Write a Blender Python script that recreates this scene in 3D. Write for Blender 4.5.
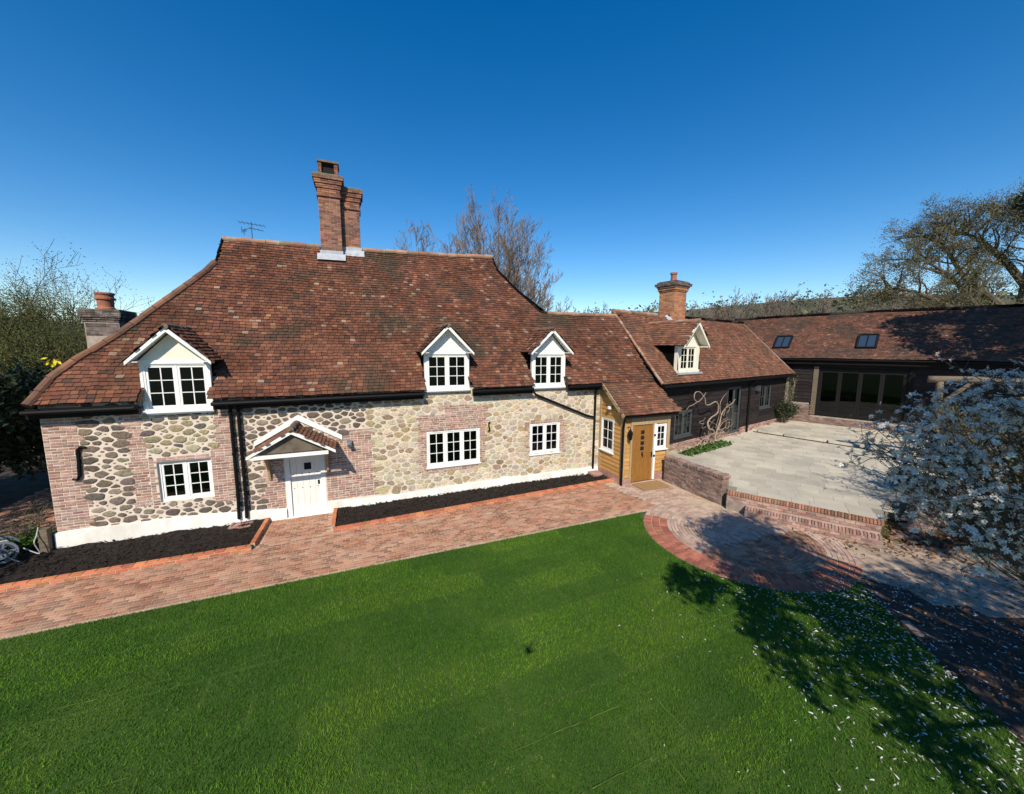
import bpy, math, random
import numpy as np
from mathutils import Vector, Matrix
R = math.radians
rnd = random.Random(7)
rng = np.random.default_rng(7)
for o in list(bpy.data.objects): bpy.data.objects.remove(o)
scene = bpy.context.scene
COL = scene.collection

# ------------------------------------------------------------------ camera, sky, sun, exposure
cam_d = bpy.data.cameras.new('camera'); cam = bpy.data.objects.new('camera', cam_d); COL.objects.link(cam)
cam.location = (0, 0, 5.3)
cam.rotation_euler = (R(90 - 7.3), R(-0.25), 0)
cam_d.sensor_width = 36; cam_d.lens = 36 * 375 / 1024
cam_d.clip_start = 0.05; cam_d.clip_end = 5000
scene.camera = cam
SUN = Vector((-0.0395, -0.7505, 0.6597)).normalized()
w = bpy.data.worlds.new('World'); scene.world = w; w.use_nodes = True
nt = w.node_tree; nt.nodes.clear()
sky = nt.nodes.new('ShaderNodeTexSky'); sky.sky_type = 'NISHITA'; sky.sun_disc = False
sky.sun_elevation = math.asin(SUN.z); sky.sun_rotation = math.atan2(SUN.x, SUN.y)
sky.altitude = 300; sky.air_density = 1.0; sky.dust_density = 0.1; sky.ozone_density = 1.2
bg = nt.nodes.new('ShaderNodeBackground'); bg.inputs[1].default_value = 0.09
wo = nt.nodes.new('ShaderNodeOutputWorld')
hs = nt.nodes.new('ShaderNodeHueSaturation'); hs.inputs['Saturation'].default_value = 1.48; hs.inputs['Hue'].default_value = 0.503; hs.inputs['Value'].default_value = 1.45
nt.links.new(sky.outputs[0], hs.inputs['Color']); nt.links.new(hs.outputs[0], bg.inputs[0]); nt.links.new(bg.outputs[0], wo.inputs[0])
sl = bpy.data.lights.new('sun', 'SUN'); sl.energy = 5.0; sl.angle = R(0.5); sl.color = (1.0, 0.91, 0.77)
so = bpy.data.objects.new('sun', sl); COL.objects.link(so)
so.rotation_euler = SUN.to_track_quat('Z', 'Y').to_euler()
scene.view_settings.view_transform = 'Standard'; scene.view_settings.look = 'None'
scene.view_settings.exposure = 0.18; scene.view_settings.gamma = 1.0
scene.render.engine = 'CYCLES'

# ------------------------------------------------------------------ materials
def M(name, c1, c2=None, scale=3.0, rough=0.8, bump=0.0, bscale=40.0, island=0.0, attr=False, c3=None, s3=0.6, a3=0.5,
      stretch=None, spec=0.3, metal=0.0, hue=0.0, transl=0.0, bdist=0.02):
    m = bpy.data.materials.new(name); m.use_nodes = True
    t = m.node_tree; n = t.nodes; l = t.links
    b = n['Principled BSDF']; out = n['Material Output']
    b.inputs['Roughness'].default_value = rough; b.inputs['Metallic'].default_value = metal
    b.inputs['Specular IOR Level'].default_value = spec
    tc = n.new('ShaderNodeTexCoord'); vec = tc.outputs['Object']
    if stretch:
        mp = n.new('ShaderNodeMapping'); mp.inputs['Scale'].default_value = stretch
        l.new(vec, mp.inputs['Vector']); vec = mp.outputs['Vector']
    def noise(s, d=4, r=0.6):
        q = n.new('ShaderNodeTexNoise'); q.inputs['Scale'].default_value = s; q.inputs['Detail'].default_value = d
        q.inputs['Roughness'].default_value = r; l.new(vec, q.inputs['Vector']); return q.outputs['Fac']
    def ramp(f, lo, hi):
        q = n.new('ShaderNodeMapRange'); q.inputs[1].default_value = lo; q.inputs[2].default_value = hi
        q.interpolation_type = 'SMOOTHSTEP'; l.new(f, q.inputs[0]); return q.outputs[0]
    def mix(f, a, bb, mode='MIX'):
        q = n.new('ShaderNodeMix'); q.data_type = 'RGBA'; q.blend_type = mode
        for s, v in ((q.inputs[0], f), (q.inputs[6], a), (q.inputs[7], bb)):
            if isinstance(v, (int, float)): s.default_value = v
            elif isinstance(v, tuple): s.default_value = (*v, 1)
            else: l.new(v, s)
        return q.outputs[2]
    if attr:
        a = n.new('ShaderNodeAttribute'); a.attribute_name = 'Col'; col = a.outputs['Color']
        if c2: col = mix(ramp(noise(scale), 0.35, 0.7), col, mix(1.0, col, c2, 'MULTIPLY'))
    else:
        col = c1
        if c2: col = mix(ramp(noise(scale), 0.36, 0.66), c1, c2)
    if c3: 
        f = ramp(noise(s3, 5, 0.65), 0.5, 0.66)
        q = n.new('ShaderNodeMath'); q.operation = 'MULTIPLY'; q.inputs[1].default_value = a3; l.new(f, q.inputs[0])
        col = mix(q.outputs[0], col, c3)
    if island > 0 or hue > 0:
        g = n.new('ShaderNodeNewGeometry'); h = n.new('ShaderNodeHueSaturation')
        mr = n.new('ShaderNodeMapRange'); mr.inputs[3].default_value = 1 - island; mr.inputs[4].default_value = 1 + island
        l.new(g.outputs['Random Per Island'], mr.inputs[0]); l.new(mr.outputs[0], h.inputs['Value'])
        if hue > 0:
            wn = n.new('ShaderNodeTexWhiteNoise'); wn.noise_dimensions = '1D'; l.new(g.outputs['Random Per Island'], wn.inputs['W'])
            m2 = n.new('ShaderNodeMapRange'); m2.inputs[3].default_value = 0.5 - hue; m2.inputs[4].default_value = 0.5 + hue
            l.new(wn.outputs['Value'], m2.inputs[0]); l.new(m2.outputs[0], h.inputs['Hue'])
        if isinstance(col, tuple): h.inputs['Color'].default_value = (*col, 1)
        else: l.new(col, h.inputs['Color'])
        col = h.outputs['Color']
    if isinstance(col, tuple): b.inputs['Base Color'].default_value = (*col, 1)
    else: l.new(col, b.inputs['Base Color'])
    if bump > 0:
        q = n.new('ShaderNodeBump'); q.inputs['Strength'].default_value = bump; q.inputs['Distance'].default_value = bdist
        l.new(noise(bscale, 5), q.inputs['Height']); l.new(q.outputs[0], b.inputs['Normal'])
    if transl > 0:
        tr = n.new('ShaderNodeBsdfTranslucent'); ms = n.new('ShaderNodeMixShader'); ms.inputs[0].default_value = transl
        if isinstance(col, tuple): tr.inputs[0].default_value = (*col, 1)
        else: l.new(col, tr.inputs[0])
        l.new(b.outputs[0], ms.inputs[1]); l.new(tr.outputs[0], ms.inputs[2]); l.new(ms.outputs[0], out.inputs['Surface'])
    return m

def glass_mat(name, tint=(0.55, 0.6, 0.6), gl=0.16):
    m = bpy.data.materials.new(name); m.use_nodes = True
    t = m.node_tree; n = t.nodes; l = t.links; n.remove(n['Principled BSDF']); out = n['Material Output']
    tr = n.new('ShaderNodeBsdfTransparent'); tr.inputs[0].default_value = (*tint, 1)
    g = n.new('ShaderNodeBsdfGlossy'); g.inputs['Roughness'].default_value = 0.02; g.inputs[0].default_value = (0.8, 0.85, 0.9, 1)
    f = n.new('ShaderNodeFresnel'); f.inputs[0].default_value = 1.5
    a = n.new('ShaderNodeMath'); a.operation = 'MAXIMUM'; a.inputs[1].default_value = gl * 0.35; l.new(f.outputs[0], a.inputs[0])
    ms = n.new('ShaderNodeMixShader'); l.new(a.outputs[0], ms.inputs[0]); l.new(tr.outputs[0], ms.inputs[1]); l.new(g.outputs[0], ms.inputs[2])
    l.new(ms.outputs[0], out.inputs['Surface']); return m

MT = dict(
    mortar=M('lime_mortar', (0.68, 0.585, 0.485), (0.58, 0.485, 0.39), 5, 0.95, 0.6, 60, bdist=0.012),
    stone=M('rubble_stone', (1, 1, 1), (0.55, 0.55, 0.55), 22, 0.9, 0.8, 55, attr=True, bdist=0.02),
    wbrick=M('wall_brick', (0.32, 0.170, 0.130), (0.42, 0.285, 0.230), 3.5, 0.9, 0.4, 90, island=0.34, hue=0.012, c3=(0.28, 0.22, 0.205), s3=2.5, a3=0.6),
    plinth=M('plinth_render', (0.82, 0.80, 0.745), (0.72, 0.68, 0.60), 2, 0.9, 0.3, 25, c3=(0.55, 0.49, 0.41), s3=1.3, a3=0.45, stretch=(1, 1, .5)),
    tile=M('clay_tile', (1, 1, 1), (0.62,0.60,0.58), 1.0, 0.9, 0.4, 70, attr=True, c3=(0.050, 0.045, 0.030), s3=0.42, a3=0.74, spec=0.15),
    tile2=M('clay_tile_newer', (1, 1, 1), (0.72,0.70,0.68), 1.0, 0.9, 0.4, 70, attr=True, c3=(0.10, 0.072, 0.05), s3=0.8, a3=0.62, spec=0.15),
    tile3=M('clay_tile_barn', (1, 1, 1), (0.66,0.66,0.66), 1.0, 0.9, 0.4, 70, attr=True, c3=(0.075, 0.063, 0.05), s3=0.5, a3=0.62, spec=0.15),
    deck=M('roof_underlay', (0.035, 0.022, 0.016), (0.02, 0.015, 0.012), 3, 0.95),
    ridge=M('ridge_tile', (0.33, 0.165, 0.10), (0.24, 0.15, 0.10), 3, 0.9, 0.4, 40, island=0.3, hue=0.01, c3=(0.30, 0.27, 0.20), s3=2.5, a3=0.8),
    hip=M('hip_tile', (0.23, 0.105, 0.06), (0.10, 0.058, 0.042), 0.8, 0.9, 0.4, 40, island=0.25, hue=0.008),
    white=M('white_paint', (0.80, 0.80, 0.77), (0.76, 0.76, 0.72), 4, 0.5, 0.05, 30),
    cream=M('cream_paint', (0.78, 0.74, 0.62), (0.72, 0.68, 0.56), 4, 0.55),
    doorw=M('cream_door_paint', (0.80, 0.77, 0.70), (0.76, 0.73, 0.66), 4, 0.5),
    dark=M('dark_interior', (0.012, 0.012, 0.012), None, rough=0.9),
    glass=glass_mat('window_glass'),
    glassb=glass_mat('bifold_glass', (0.32, 0.34, 0.33), 0.1),
    black=M('black_iron', (0.006, 0.006, 0.0065), None, rough=0.6, spec=0.15),
    tar=M('black_fascia', (0.010, 0.009, 0.0085), None, rough=0.8, spec=0.15),
    lead=M('lead_flashing', (0.42, 0.44, 0.47), (0.34, 0.36, 0.39), 5, 0.5, 0.2, 20),
    oak=M('oak_board', (0.50, 0.28, 0.088), (0.40, 0.215, 0.066), 5, 0.7, 0.15, 30, island=0.16, stretch=(1, 1, 8), hue=0.006),
    oakp=M('oak_post', (0.42, 0.30, 0.17), (0.32, 0.23, 0.13), 6, 0.8, 0.2, 30, stretch=(6, 6, 0.7)),
    oakd=M('oak_door', (0.30, 0.14, 0.032), (0.22, 0.10, 0.025), 6, 0.6, 0.1, 30, stretch=(7, 7, 0.6), spec=0.2),
    board=M('black_weatherboard', (0.026, 0.020, 0.020), (0.015, 0.012, 0.0125), 5, 0.8, 0.2, 40, island=0.3, stretch=(1, 1, 8), c3=(0.048, 0.038, 0.036), s3=2, a3=0.5, spec=0.15),
    gjoin=M('grey_joinery', (0.060, 0.067, 0.072), None, rough=0.5),
    ajoin=M('dark_frame', (0.010, 0.0095, 0.009), None, rough=0.6, spec=0.2),
    curtain=M('curtain_cloth', (0.52, 0.50, 0.36), (0.40, 0.39, 0.28), 14, 0.95, stretch=(1, 1, 0.05)),
    cbrick=M('chimney_brick', (0.26, 0.12, 0.08), (0.18, 0.09, 0.068), 4, 0.9, 0.4, 90, island=0.4, hue=0.012, c3=(0.40, 0.16, 0.055), s3=1.2, a3=0.5),
    cbrick2=M('chimney_brick_orange', (0.44, 0.185, 0.085), (0.36, 0.17, 0.09), 4, 0.9, 0.3, 90, island=0.3, hue=0.012),
    cbrick3=M('chimney_brick_sooty', (0.17, 0.13, 0.115), (0.09, 0.075, 0.07), 5, 0.95, 0.5, 60, island=0.4),
    cmort=M('chimney_mortar', (0.42, 0.35, 0.29), (0.3, 0.25, 0.21), 6, 0.95, 0.5, 60),
    cap=M('mossy_cap', (0.20, 0.15, 0.105), (0.12, 0.10, 0.07), 8, 0.95, 0.6, 40),
    cowl_shade=M('cowl_shade', (0.015, 0.013, 0.012), None, rough=0.95),  # near black, stands for the shade inside the open cowl
    pot=M('chimney_pot', (0.36, 0.145, 0.085), (0.26, 0.10, 0.06), 6, 0.8),
    pave=M('paving_brick', (0.335, 0.155, 0.090), (0.385, 0.225, 0.150), 1.6, 0.9, 0.4, 70, island=0.36, hue=0.009, c3=(0.21, 0.12, 0.08), s3=0.55, a3=0.75),
    pavej=M('paving_joint', (0.52, 0.40, 0.285), (0.42, 0.31, 0.22), 4, 0.95, 0.5, 60),
    ring=M('ring_brick', (0.37, 0.14, 0.085), (0.28, 0.105, 0.07), 2, 0.9, 0.4, 70, island=0.3, hue=0.012),
    pale=M('pale_paver', (0.46, 0.335, 0.26), (0.40, 0.265, 0.20), 2, 0.9, 0.4, 70, island=0.22, hue=0.01),
    kerb=M('kerb_brick', (0.50, 0.18, 0.085), (0.42, 0.145, 0.07), 4, 0.9, 0.3, 70, island=0.25, hue=0.012),
    soil=M('bark_mulch', (0.020, 0.014, 0.011), (0.034, 0.024, 0.018), 12, 0.95, 1.0, 45, bdist=0.05),
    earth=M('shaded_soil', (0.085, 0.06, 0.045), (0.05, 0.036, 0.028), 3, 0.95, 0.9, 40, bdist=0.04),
    leaflit=M('leaf_litter', (0.20, 0.105, 0.05), (0.11, 0.06, 0.03), 3, 0.9, island=0.5, hue=0.02),
    slab=M('patio_slab', (0.53, 0.475, 0.37), (0.455, 0.405, 0.315), 1.0, 0.85, 0.15, 40, island=0.14, c3=(0.33, 0.305, 0.25), s3=0.45, a3=0.6),
    slabj=M('patio_joint', (0.25, 0.225, 0.18), None, rough=0.95),
    flag=M('flag_stone', (0.40, 0.30, 0.215), (0.30, 0.225, 0.165), 1.6, 0.9, 0.3, 30, island=0.2),
    oldbrick=M('old_wall_brick', (0.27, 0.17, 0.135), (0.20, 0.145, 0.12), 4, 0.95, 0.6, 50, island=0.35, hue=0.012, c3=(0.36, 0.30, 0.25), s3=3, a3=0.7),
    oldmort=M('old_wall_mortar', (0.36, 0.285, 0.23), (0.25, 0.2, 0.165), 4, 0.95, 0.7, 50),
    turf=M('turf_base', (0.034, 0.075, 0.008), (0.05, 0.10, 0.011), 0.7, 0.95, 0.6, 60),
    blade=M('grass_blade', (0.058, 0.168, 0.008), (0.094, 0.212, 0.012), 0.5, 0.75, island=0.3, hue=0.008, c3=(0.128, 0.215, 0.020), s3=0.7, a3=0.5, transl=0.3),
    blade2=M('grass_blade_deep', (0.043, 0.132, 0.007), (0.073, 0.172, 0.010), 0.5, 0.75, island=0.35, hue=0.010, c3=(0.107, 0.195, 0.018), s3=0.7, a3=0.5, transl=0.3),
    blade3=M('grass_blade_light', (0.088, 0.212, 0.010), (0.132, 0.250, 0.015), 0.5, 0.75, island=0.35, hue=0.010, c3=(0.165, 0.25, 0.026), s3=0.7, a3=0.5, transl=0.3),
    bladey=M('dry_blade', (0.12, 0.175, 0.026), (0.095, 0.155, 0.02), 2, 0.8, island=0.3),
    field=M('field_grass', (0.06, 0.09, 0.025), (0.08, 0.10, 0.035), 0.05, 0.95),
    hill=M('hill_ground', (0.085, 0.082, 0.042), (0.055, 0.060, 0.032), 0.02, 0.98, c3=(0.10, 0.085, 0.055), s3=0.008, a3=0.6),
    wood=M('far_wood', (0.12, 0.105, 0.060), (0.085, 0.085, 0.045), 0.08, 0.95, island=0.5, hue=0.03),
    bark=M('grey_bark', (0.17, 0.135, 0.105), (0.11, 0.085, 0.065), 4, 0.95, 0.6, 20),
    barkp=M('pale_twig', (0.20, 0.155, 0.125), (0.14, 0.108, 0.085), 3, 0.95),
    barkd=M('dark_bark', (0.15, 0.12, 0.088), (0.095, 0.077, 0.057), 4, 0.95, 0.5, 20),
    barkm=M('magnolia_bark', (0.12, 0.095, 0.06), (0.075, 0.062, 0.04), 4, 0.9),
    vine=M('vine_bark', (0.34, 0.255, 0.19), (0.24, 0.175, 0.13), 8, 0.9, 0.5, 40),
    olive=M('olive_leaf', (0.125, 0.14, 0.045), (0.085, 0.10, 0.035), 0.5, 0.8, island=0.5, hue=0.02, transl=0.3),
    ever=M('evergreen_leaf', (0.030, 0.045, 0.016), (0.018, 0.030, 0.010), 0.8, 0.7, island=0.4, hue=0.015, transl=0.15),
    bud=M('bud_leaf', (0.19, 0.17, 0.06), (0.14, 0.125, 0.05), 0.5, 0.8, island=0.4, hue=0.02, transl=0.35),
    fresh=M('fresh_leaf', (0.075, 0.15, 0.022), (0.05, 0.11, 0.018), 3, 0.7, island=0.4, hue=0.015, transl=0.25),
    petal=M('white_petal', (0.86, 0.82, 0.74), (0.74, 0.70, 0.64), 9, 0.7, island=0.2, transl=0.3),
    petalf=M('fallen_petal', (0.70, 0.70, 0.72), (0.48, 0.44, 0.38), 2.5, 0.8, island=0.35, transl=0.15),
    yellow=M('yellow_flower', (0.75, 0.6, 0.03), None, rough=0.7, transl=0.2),
    stigma=M('flower_centre', (0.45, 0.42, 0.18), None, rough=0.8),
    coir=M('coir_mat', (0.36, 0.22, 0.095), (0.28, 0.17, 0.07), 25, 0.95, 0.6, 200),
    gplast=M('grey_plastic', (0.17, 0.19, 0.22), None, rough=0.45),
    oplast=M('orange_plastic', (0.75, 0.28, 0.02), None, rough=0.4),
    steel=M('galvanised_metal', (0.22, 0.225, 0.23), None, rough=0.5, metal=0.4),
    hose=M('hose_rubber', (0.42, 0.44, 0.40), None, rough=0.5),
    timber=M('weathered_timber', (0.19, 0.148, 0.10), (0.125, 0.098, 0.068), 6, 0.9, 0.4, 30, stretch=(1, 6, 6)),
    copings=M('coping_stone', (0.40, 0.35, 0.28), (0.28, 0.24, 0.19), 5, 0.9, 0.5, 30),
    ivyw=M('pale_post', (0.42, 0.38, 0.31), (0.30, 0.27, 0.21), 6, 0.9, 0.4, 30),
    velux=M('roof_window_glass', (0.03,0.05,0.08), None, rough=0.08, spec=0.8),
    lampglow=M('white_lamp_body', (0.75, 0.75, 0.72), None, rough=0.4),
)

# ------------------------------------------------------------------ mesh helpers
class MB:
    def __init__(s): s.v = []; s.f = []; s.c = None; s.mi = []
    def add(s, vs, fs, mi=0):
        k = len(s.v); s.v.extend([tuple(p) for p in vs]); s.f.extend([tuple(i + k for i in q) for q in fs]); s.mi.extend([mi] * len(fs))
    def box(s, x0, x1, y0, y1, z0, z1, mi=0):
        s.add([(x0,y0,z0),(x1,y0,z0),(x1,y1,z0),(x0,y1,z0),(x0,y0,z1),(x1,y0,z1),(x1,y1,z1),(x0,y1,z1)],
              [(0,3,2,1),(4,5,6,7),(0,1,5,4),(1,2,6,5),(2,3,7,6),(3,0,4,7)], mi)
    def obox(s, c, ax, ay, az, mi=0):
        c, ax, ay, az = Vector(c), Vector(ax), Vector(ay), Vector(az)
        vs = [c + sx*ax + sy*ay + sz*az for sz in (-1,1) for sx, sy in ((-1,-1),(1,-1),(1,1),(-1,1))]
        s.add(vs, [(0,3,2,1),(4,5,6,7),(0,1,5,4),(1,2,6,5),(2,3,7,6),(3,0,4,7)], mi)
    def bar(s, p, q, wd, ht, up=(0,0,1), mi=0):
        p, q = Vector(p), Vector(q); d = q - p; L = d.length; d.normalize(); up = Vector(up)
        sd = d.cross(up)
        if sd.length < 1e-4: sd = d.cross(Vector((0,1,0)))
        sd.normalize(); u2 = sd.cross(d)
        s.obox((p + q) / 2, d * L / 2, sd * wd / 2, u2 * ht / 2, mi)
    def tube(s, pts, rad, n=8, cap=True, mi=0):
        pts = [Vector(p) for p in pts]; k = len(s.v); m = len(pts)
        if not hasattr(rad, '__len__'): rad = [rad] * m
        prev = None
        for i in range(m):
            d = (pts[min(i+1, m-1)] - pts[max(i-1, 0)])
            if d.length < 1e-9: d = Vector((0,0,1))
            d.normalize()
            if prev is None:
                a = Vector((0,0,1)) if abs(d.z) < 0.9 else Vector((1,0,0)); x = d.cross(a).normalized()
            else:
                x = (prev - d * prev.dot(d))
                x = x.normalized() if x.length > 1e-6 else d.orthogonal().normalized()
            prev = x; y = d.cross(x)
            for j in range(n):
                t = 2*math.pi*j/n; s.v.append(tuple(pts[i] + (x*math.cos(t) + y*math.sin(t)) * rad[i]))
        fs = []
        for i in range(m-1):
            for j in range(n):
                j2 = (j+1) % n; fs.append((k+i*n+j, k+i*n+j2, k+(i+1)*n+j2, k+(i+1)*n+j))
        if cap: fs.append(tuple(k+j for j in range(n))[::-1]); fs.append(tuple(k+(m-1)*n+j for j in range(n)))
        s.f.extend(fs); s.mi.extend([mi]*len(fs))
    def lathe(s, c, prof, n=16, mi=0):
        c = Vector(c); k = len(s.v)
        for r, z in prof:
            for j in range(n):
                t = 2*math.pi*j/n; s.v.append((c.x + r*math.cos(t), c.y + r*math.sin(t), c.z + z))
        fs = []
        for i in range(len(prof)-1):
            for j in range(n):
                j2 = (j+1) % n; fs.append((k+i*n+j, k+i*n+j2, k+(i+1)*n+j2, k+(i+1)*n+j))
        fs.append(tuple(k+j for j in range(n))[::-1]); fs.append(tuple(k+(len(prof)-1)*n+j for j in range(n)))
        s.f.extend(fs); s.mi.extend([mi]*len(fs))
    def prism(s, poly, axis, d, mi=0):
        n = len(poly); axis = Vector(axis) * d; vs = [Vector(p) for p in poly] + [Vector(p) + axis for p in poly]
        s.add(vs, [tuple(range(n))[::-1], tuple(range(n, 2*n))] + [(i, (i+1) % n, n+(i+1) % n, n+i) for i in range(n)], mi)
    def build(s, name, mat, parent=None, smooth=False, bevel=0):
        me = bpy.data.meshes.new(name); me.from_pydata(s.v, [], s.f)
        mats = mat if isinstance(mat, (list, tuple)) else [mat]
        for q in mats: me.materials.append(q)
        if len(mats) > 1: me.polygons.foreach_set('material_index', s.mi)
        if smooth: me.polygons.foreach_set('use_smooth', [True]*len(me.polygons))
        if s.c is not None:
            a = me.color_attributes.new('Col', 'FLOAT_COLOR', 'POINT')
            a.data.foreach_set('color', np.array([(*c, 1) for c in s.c], dtype=np.float32).ravel())
        me.update()
        o = bpy.data.objects.new(name, me); COL.objects.link(o)
        if parent: o.parent = parent
        if bevel:
            b = o.modifiers.new('bevel', 'BEVEL'); b.width = bevel; b.segments = 2; b.limit_method = 'ANGLE'
        return o
def tag(o, label=None, cat=None, group=None, kind=None):
    if label: o['label'] = label
    if cat: o['category'] = cat
    if group: o['group'] = group
    if kind: o['kind'] = kind
    return o
def empty(name, loc, rz=0.0, label=None, cat=None, group=None):
    o = bpy.data.objects.new(name, None); o.empty_display_size = 0.3; COL.objects.link(o)
    o.location = loc; o.rotation_euler = (0, 0, rz); return tag(o, label, cat, group)
def inpoly(x, y, P):
    c = False; j = len(P) - 1
    for i in range(len(P)):
        xi, yi = P[i]; xj, yj = P[j]
        if (yi > y) != (yj > y) and x < (xj - xi) * (y - yi) / (yj - yi) + xi: c = not c
        j = i
    return c

# ------------------------------------------------------------------ builders used by all the buildings
TPAL = {'clay_tile': ((.44,(.172,.072,.045)),(.27,(.132,.060,.041)),(.15,(.215,.090,.052)),(.09,(.085,.050,.039)),(.03,(.27,.135,.08)),(.005,(.32,.22,.155))),
        'clay_tile_newer': ((.46,(.225,.102,.062)),(.27,(.178,.085,.055)),(.17,(.265,.120,.072)),(.06,(.125,.070,.050)),(.04,(.33,.18,.11))),
        'clay_tile_barn': ((.44,(.185,.087,.058)),(.30,(.142,.074,.053)),(.14,(.22,.102,.065)),(.09,(.095,.060,.048)),(.03,(.28,.15,.095)))}
def tiles(name, org, a, up, poly, mat, parent, gauge=0.125, tw=0.17, skip=None, warp=None, thick=0.015, deck=True):
    """courses of plain tiles on the roof plane org + a*x + up*s, inside poly (x, s)"""
    org, a, up = Vector(org), Vector(a).normalized(), Vector(up).normalized(); nrm = a.cross(up).normalized()
    if nrm.z < 0: nrm = -nrm
    W = warp or (lambda x, s: 0.0)
    mb = MB(); mb.c = []; pal = TPAL.get(mat.name.split('.')[0], TPAL['clay_tile']); xs = [p[0] for p in poly]; ss = [p[1] for p in poly]
    row = 0; s = min(ss)
    while s < max(ss):
        x = min(xs) - tw + (row % 2) * tw / 2 + rnd.uniform(-.03, .03)
        while x < max(xs):
            wd = tw * rnd.uniform(0.9, 1.05)
            cx = x + wd / 2; cs = s + gauge * 0.5
            if inpoly(cx, cs, poly) and not (skip and skip(cx, cs)):
                t = thick * rnd.uniform(0.8, 1.5); jx = rnd.uniform(-.006, .006); js = rnd.uniform(-.011, .011); tl = rnd.uniform(-.008, .008)
                h0 = 0.022 + t + rnd.uniform(0, .007); h1 = 0.012 + rnd.uniform(0, .004)
                g2 = gauge * 1.12; q = 0.005
                P = []
                for (xx, sy, hh) in ((x+q, s+js, h0+tl), (x+wd-q, s+js+jx, h0-tl), (x+wd-q, s+g2, h1-tl*.5), (x+q, s+g2, h1+tl*.5)):
                    P.append(org + a*xx + up*sy + nrm*(hh + W(xx, sy)))
                D = nrm * (t + 0.012)
                u_ = rnd.random()
                for wt, cc in pal:
                    if u_ < wt: break
                    u_ -= wt
                f_ = rnd.uniform(.84, 1.16); mb.c.extend([tuple(q_*f_*rnd.uniform(.95, 1.05) for q_ in cc)]*8)
                mb.add(P + [P[0]-D, P[1]-D, P[2]-nrm*.01, P[3]-nrm*.01], [(0,1,2,3), (0,4,5,1), (0,3,7,4), (1,5,6,2)])
            x += wd
        s += gauge * rnd.uniform(0.97, 1.03); row += 1
    o = mb.build(name, mat, parent)
    return o
def deck(name, org, a, up, poly, parent, skip=None, warp=None, mat=None, sub=0.4, th=0.0):
    org, a, up = Vector(org), Vector(a).normalized(), Vector(up).normalized(); nrm = a.cross(up).normalized()
    if nrm.z < 0: nrm = -nrm
    W = warp or (lambda x, s: 0.0)
    mb = MB(); xs = [p[0] for p in poly]; ss = [p[1] for p in poly]; x = min(xs)
    while x < max(xs):
        s = min(ss)
        while s < max(ss):
            if inpoly(x+sub/2, s+sub/2, poly) and not (skip and skip(x+sub/2, s+sub/2)):
                mb.add([org + a*xx + up*yy + nrm*(W(xx, yy)-.006) for xx, yy in ((x,s),(x+sub,s),(x+sub,s+sub),(x,s+sub))], [(0,1,2,3)])
            s += sub
        x += sub
    return mb.build(name, mat or MT['deck'], parent)
def ridge_tiles(name, pts, r, mat, parent, seg=0.42):
    mb = MB(); pts = [Vector(p) for p in pts]
    for p, q in zip(pts[:-1], pts[1:]):
        L = (q-p).length; k = max(1, round(L/seg))
        for i in range(k):
            u = p.lerp(q, i/k); v = p.lerp(q, (i+1)/k - 0.012*1/k*2)
            j = Vector((rnd.uniform(-.01,.01), rnd.uniform(-.01,.01), rnd.uniform(-.012,.012)))
            mb.tube([u+j, v+j], [r*rnd.uniform(1.0,1.08), r*rnd.uniform(.94,1.0)], 10)
    return mb.build(name, mat, parent)
def wall_holes(mb, x0, x1, z0, z1, holes, y=0.0, rev=0.14, mi=0):
    """flat wall face in the plane y, with rectangular openings and their reveals"""
    X = sorted({x0, x1, *[h[0] for h in holes], *[h[1] for h in holes]}); Z = sorted({z0, z1, *[h[2] for h in holes], *[h[3] for h in holes]})
    X = [q for q in X if x0 <= q <= x1]; Z = [q for q in Z if z0 <= q <= z1]
    for i in range(len(X)-1):
        for j in range(len(Z)-1):
            cx, cz = (X[i]+X[i+1])/2, (Z[j]+Z[j+1])/2
            if any(h[0] < cx < h[1] and h[2] < cz < h[3] for h in holes): continue
            mb.add([(X[i],y,Z[j]),(X[i+1],y,Z[j]),(X[i+1],y,Z[j+1]),(X[i],y,Z[j+1])], [(0,1,2,3)], mi)
    for a, b, c, d in holes:
        mb.add([(a,y,c),(b,y,c),(b,y,d),(a,y,d),(a,y+rev,c),(b,y+rev,c),(b,y+rev,d),(a,y+rev,d)], [(0,4,5,1),(1,5,6,2),(2,6,7,3),(3,7,4,0)], mi)
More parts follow.
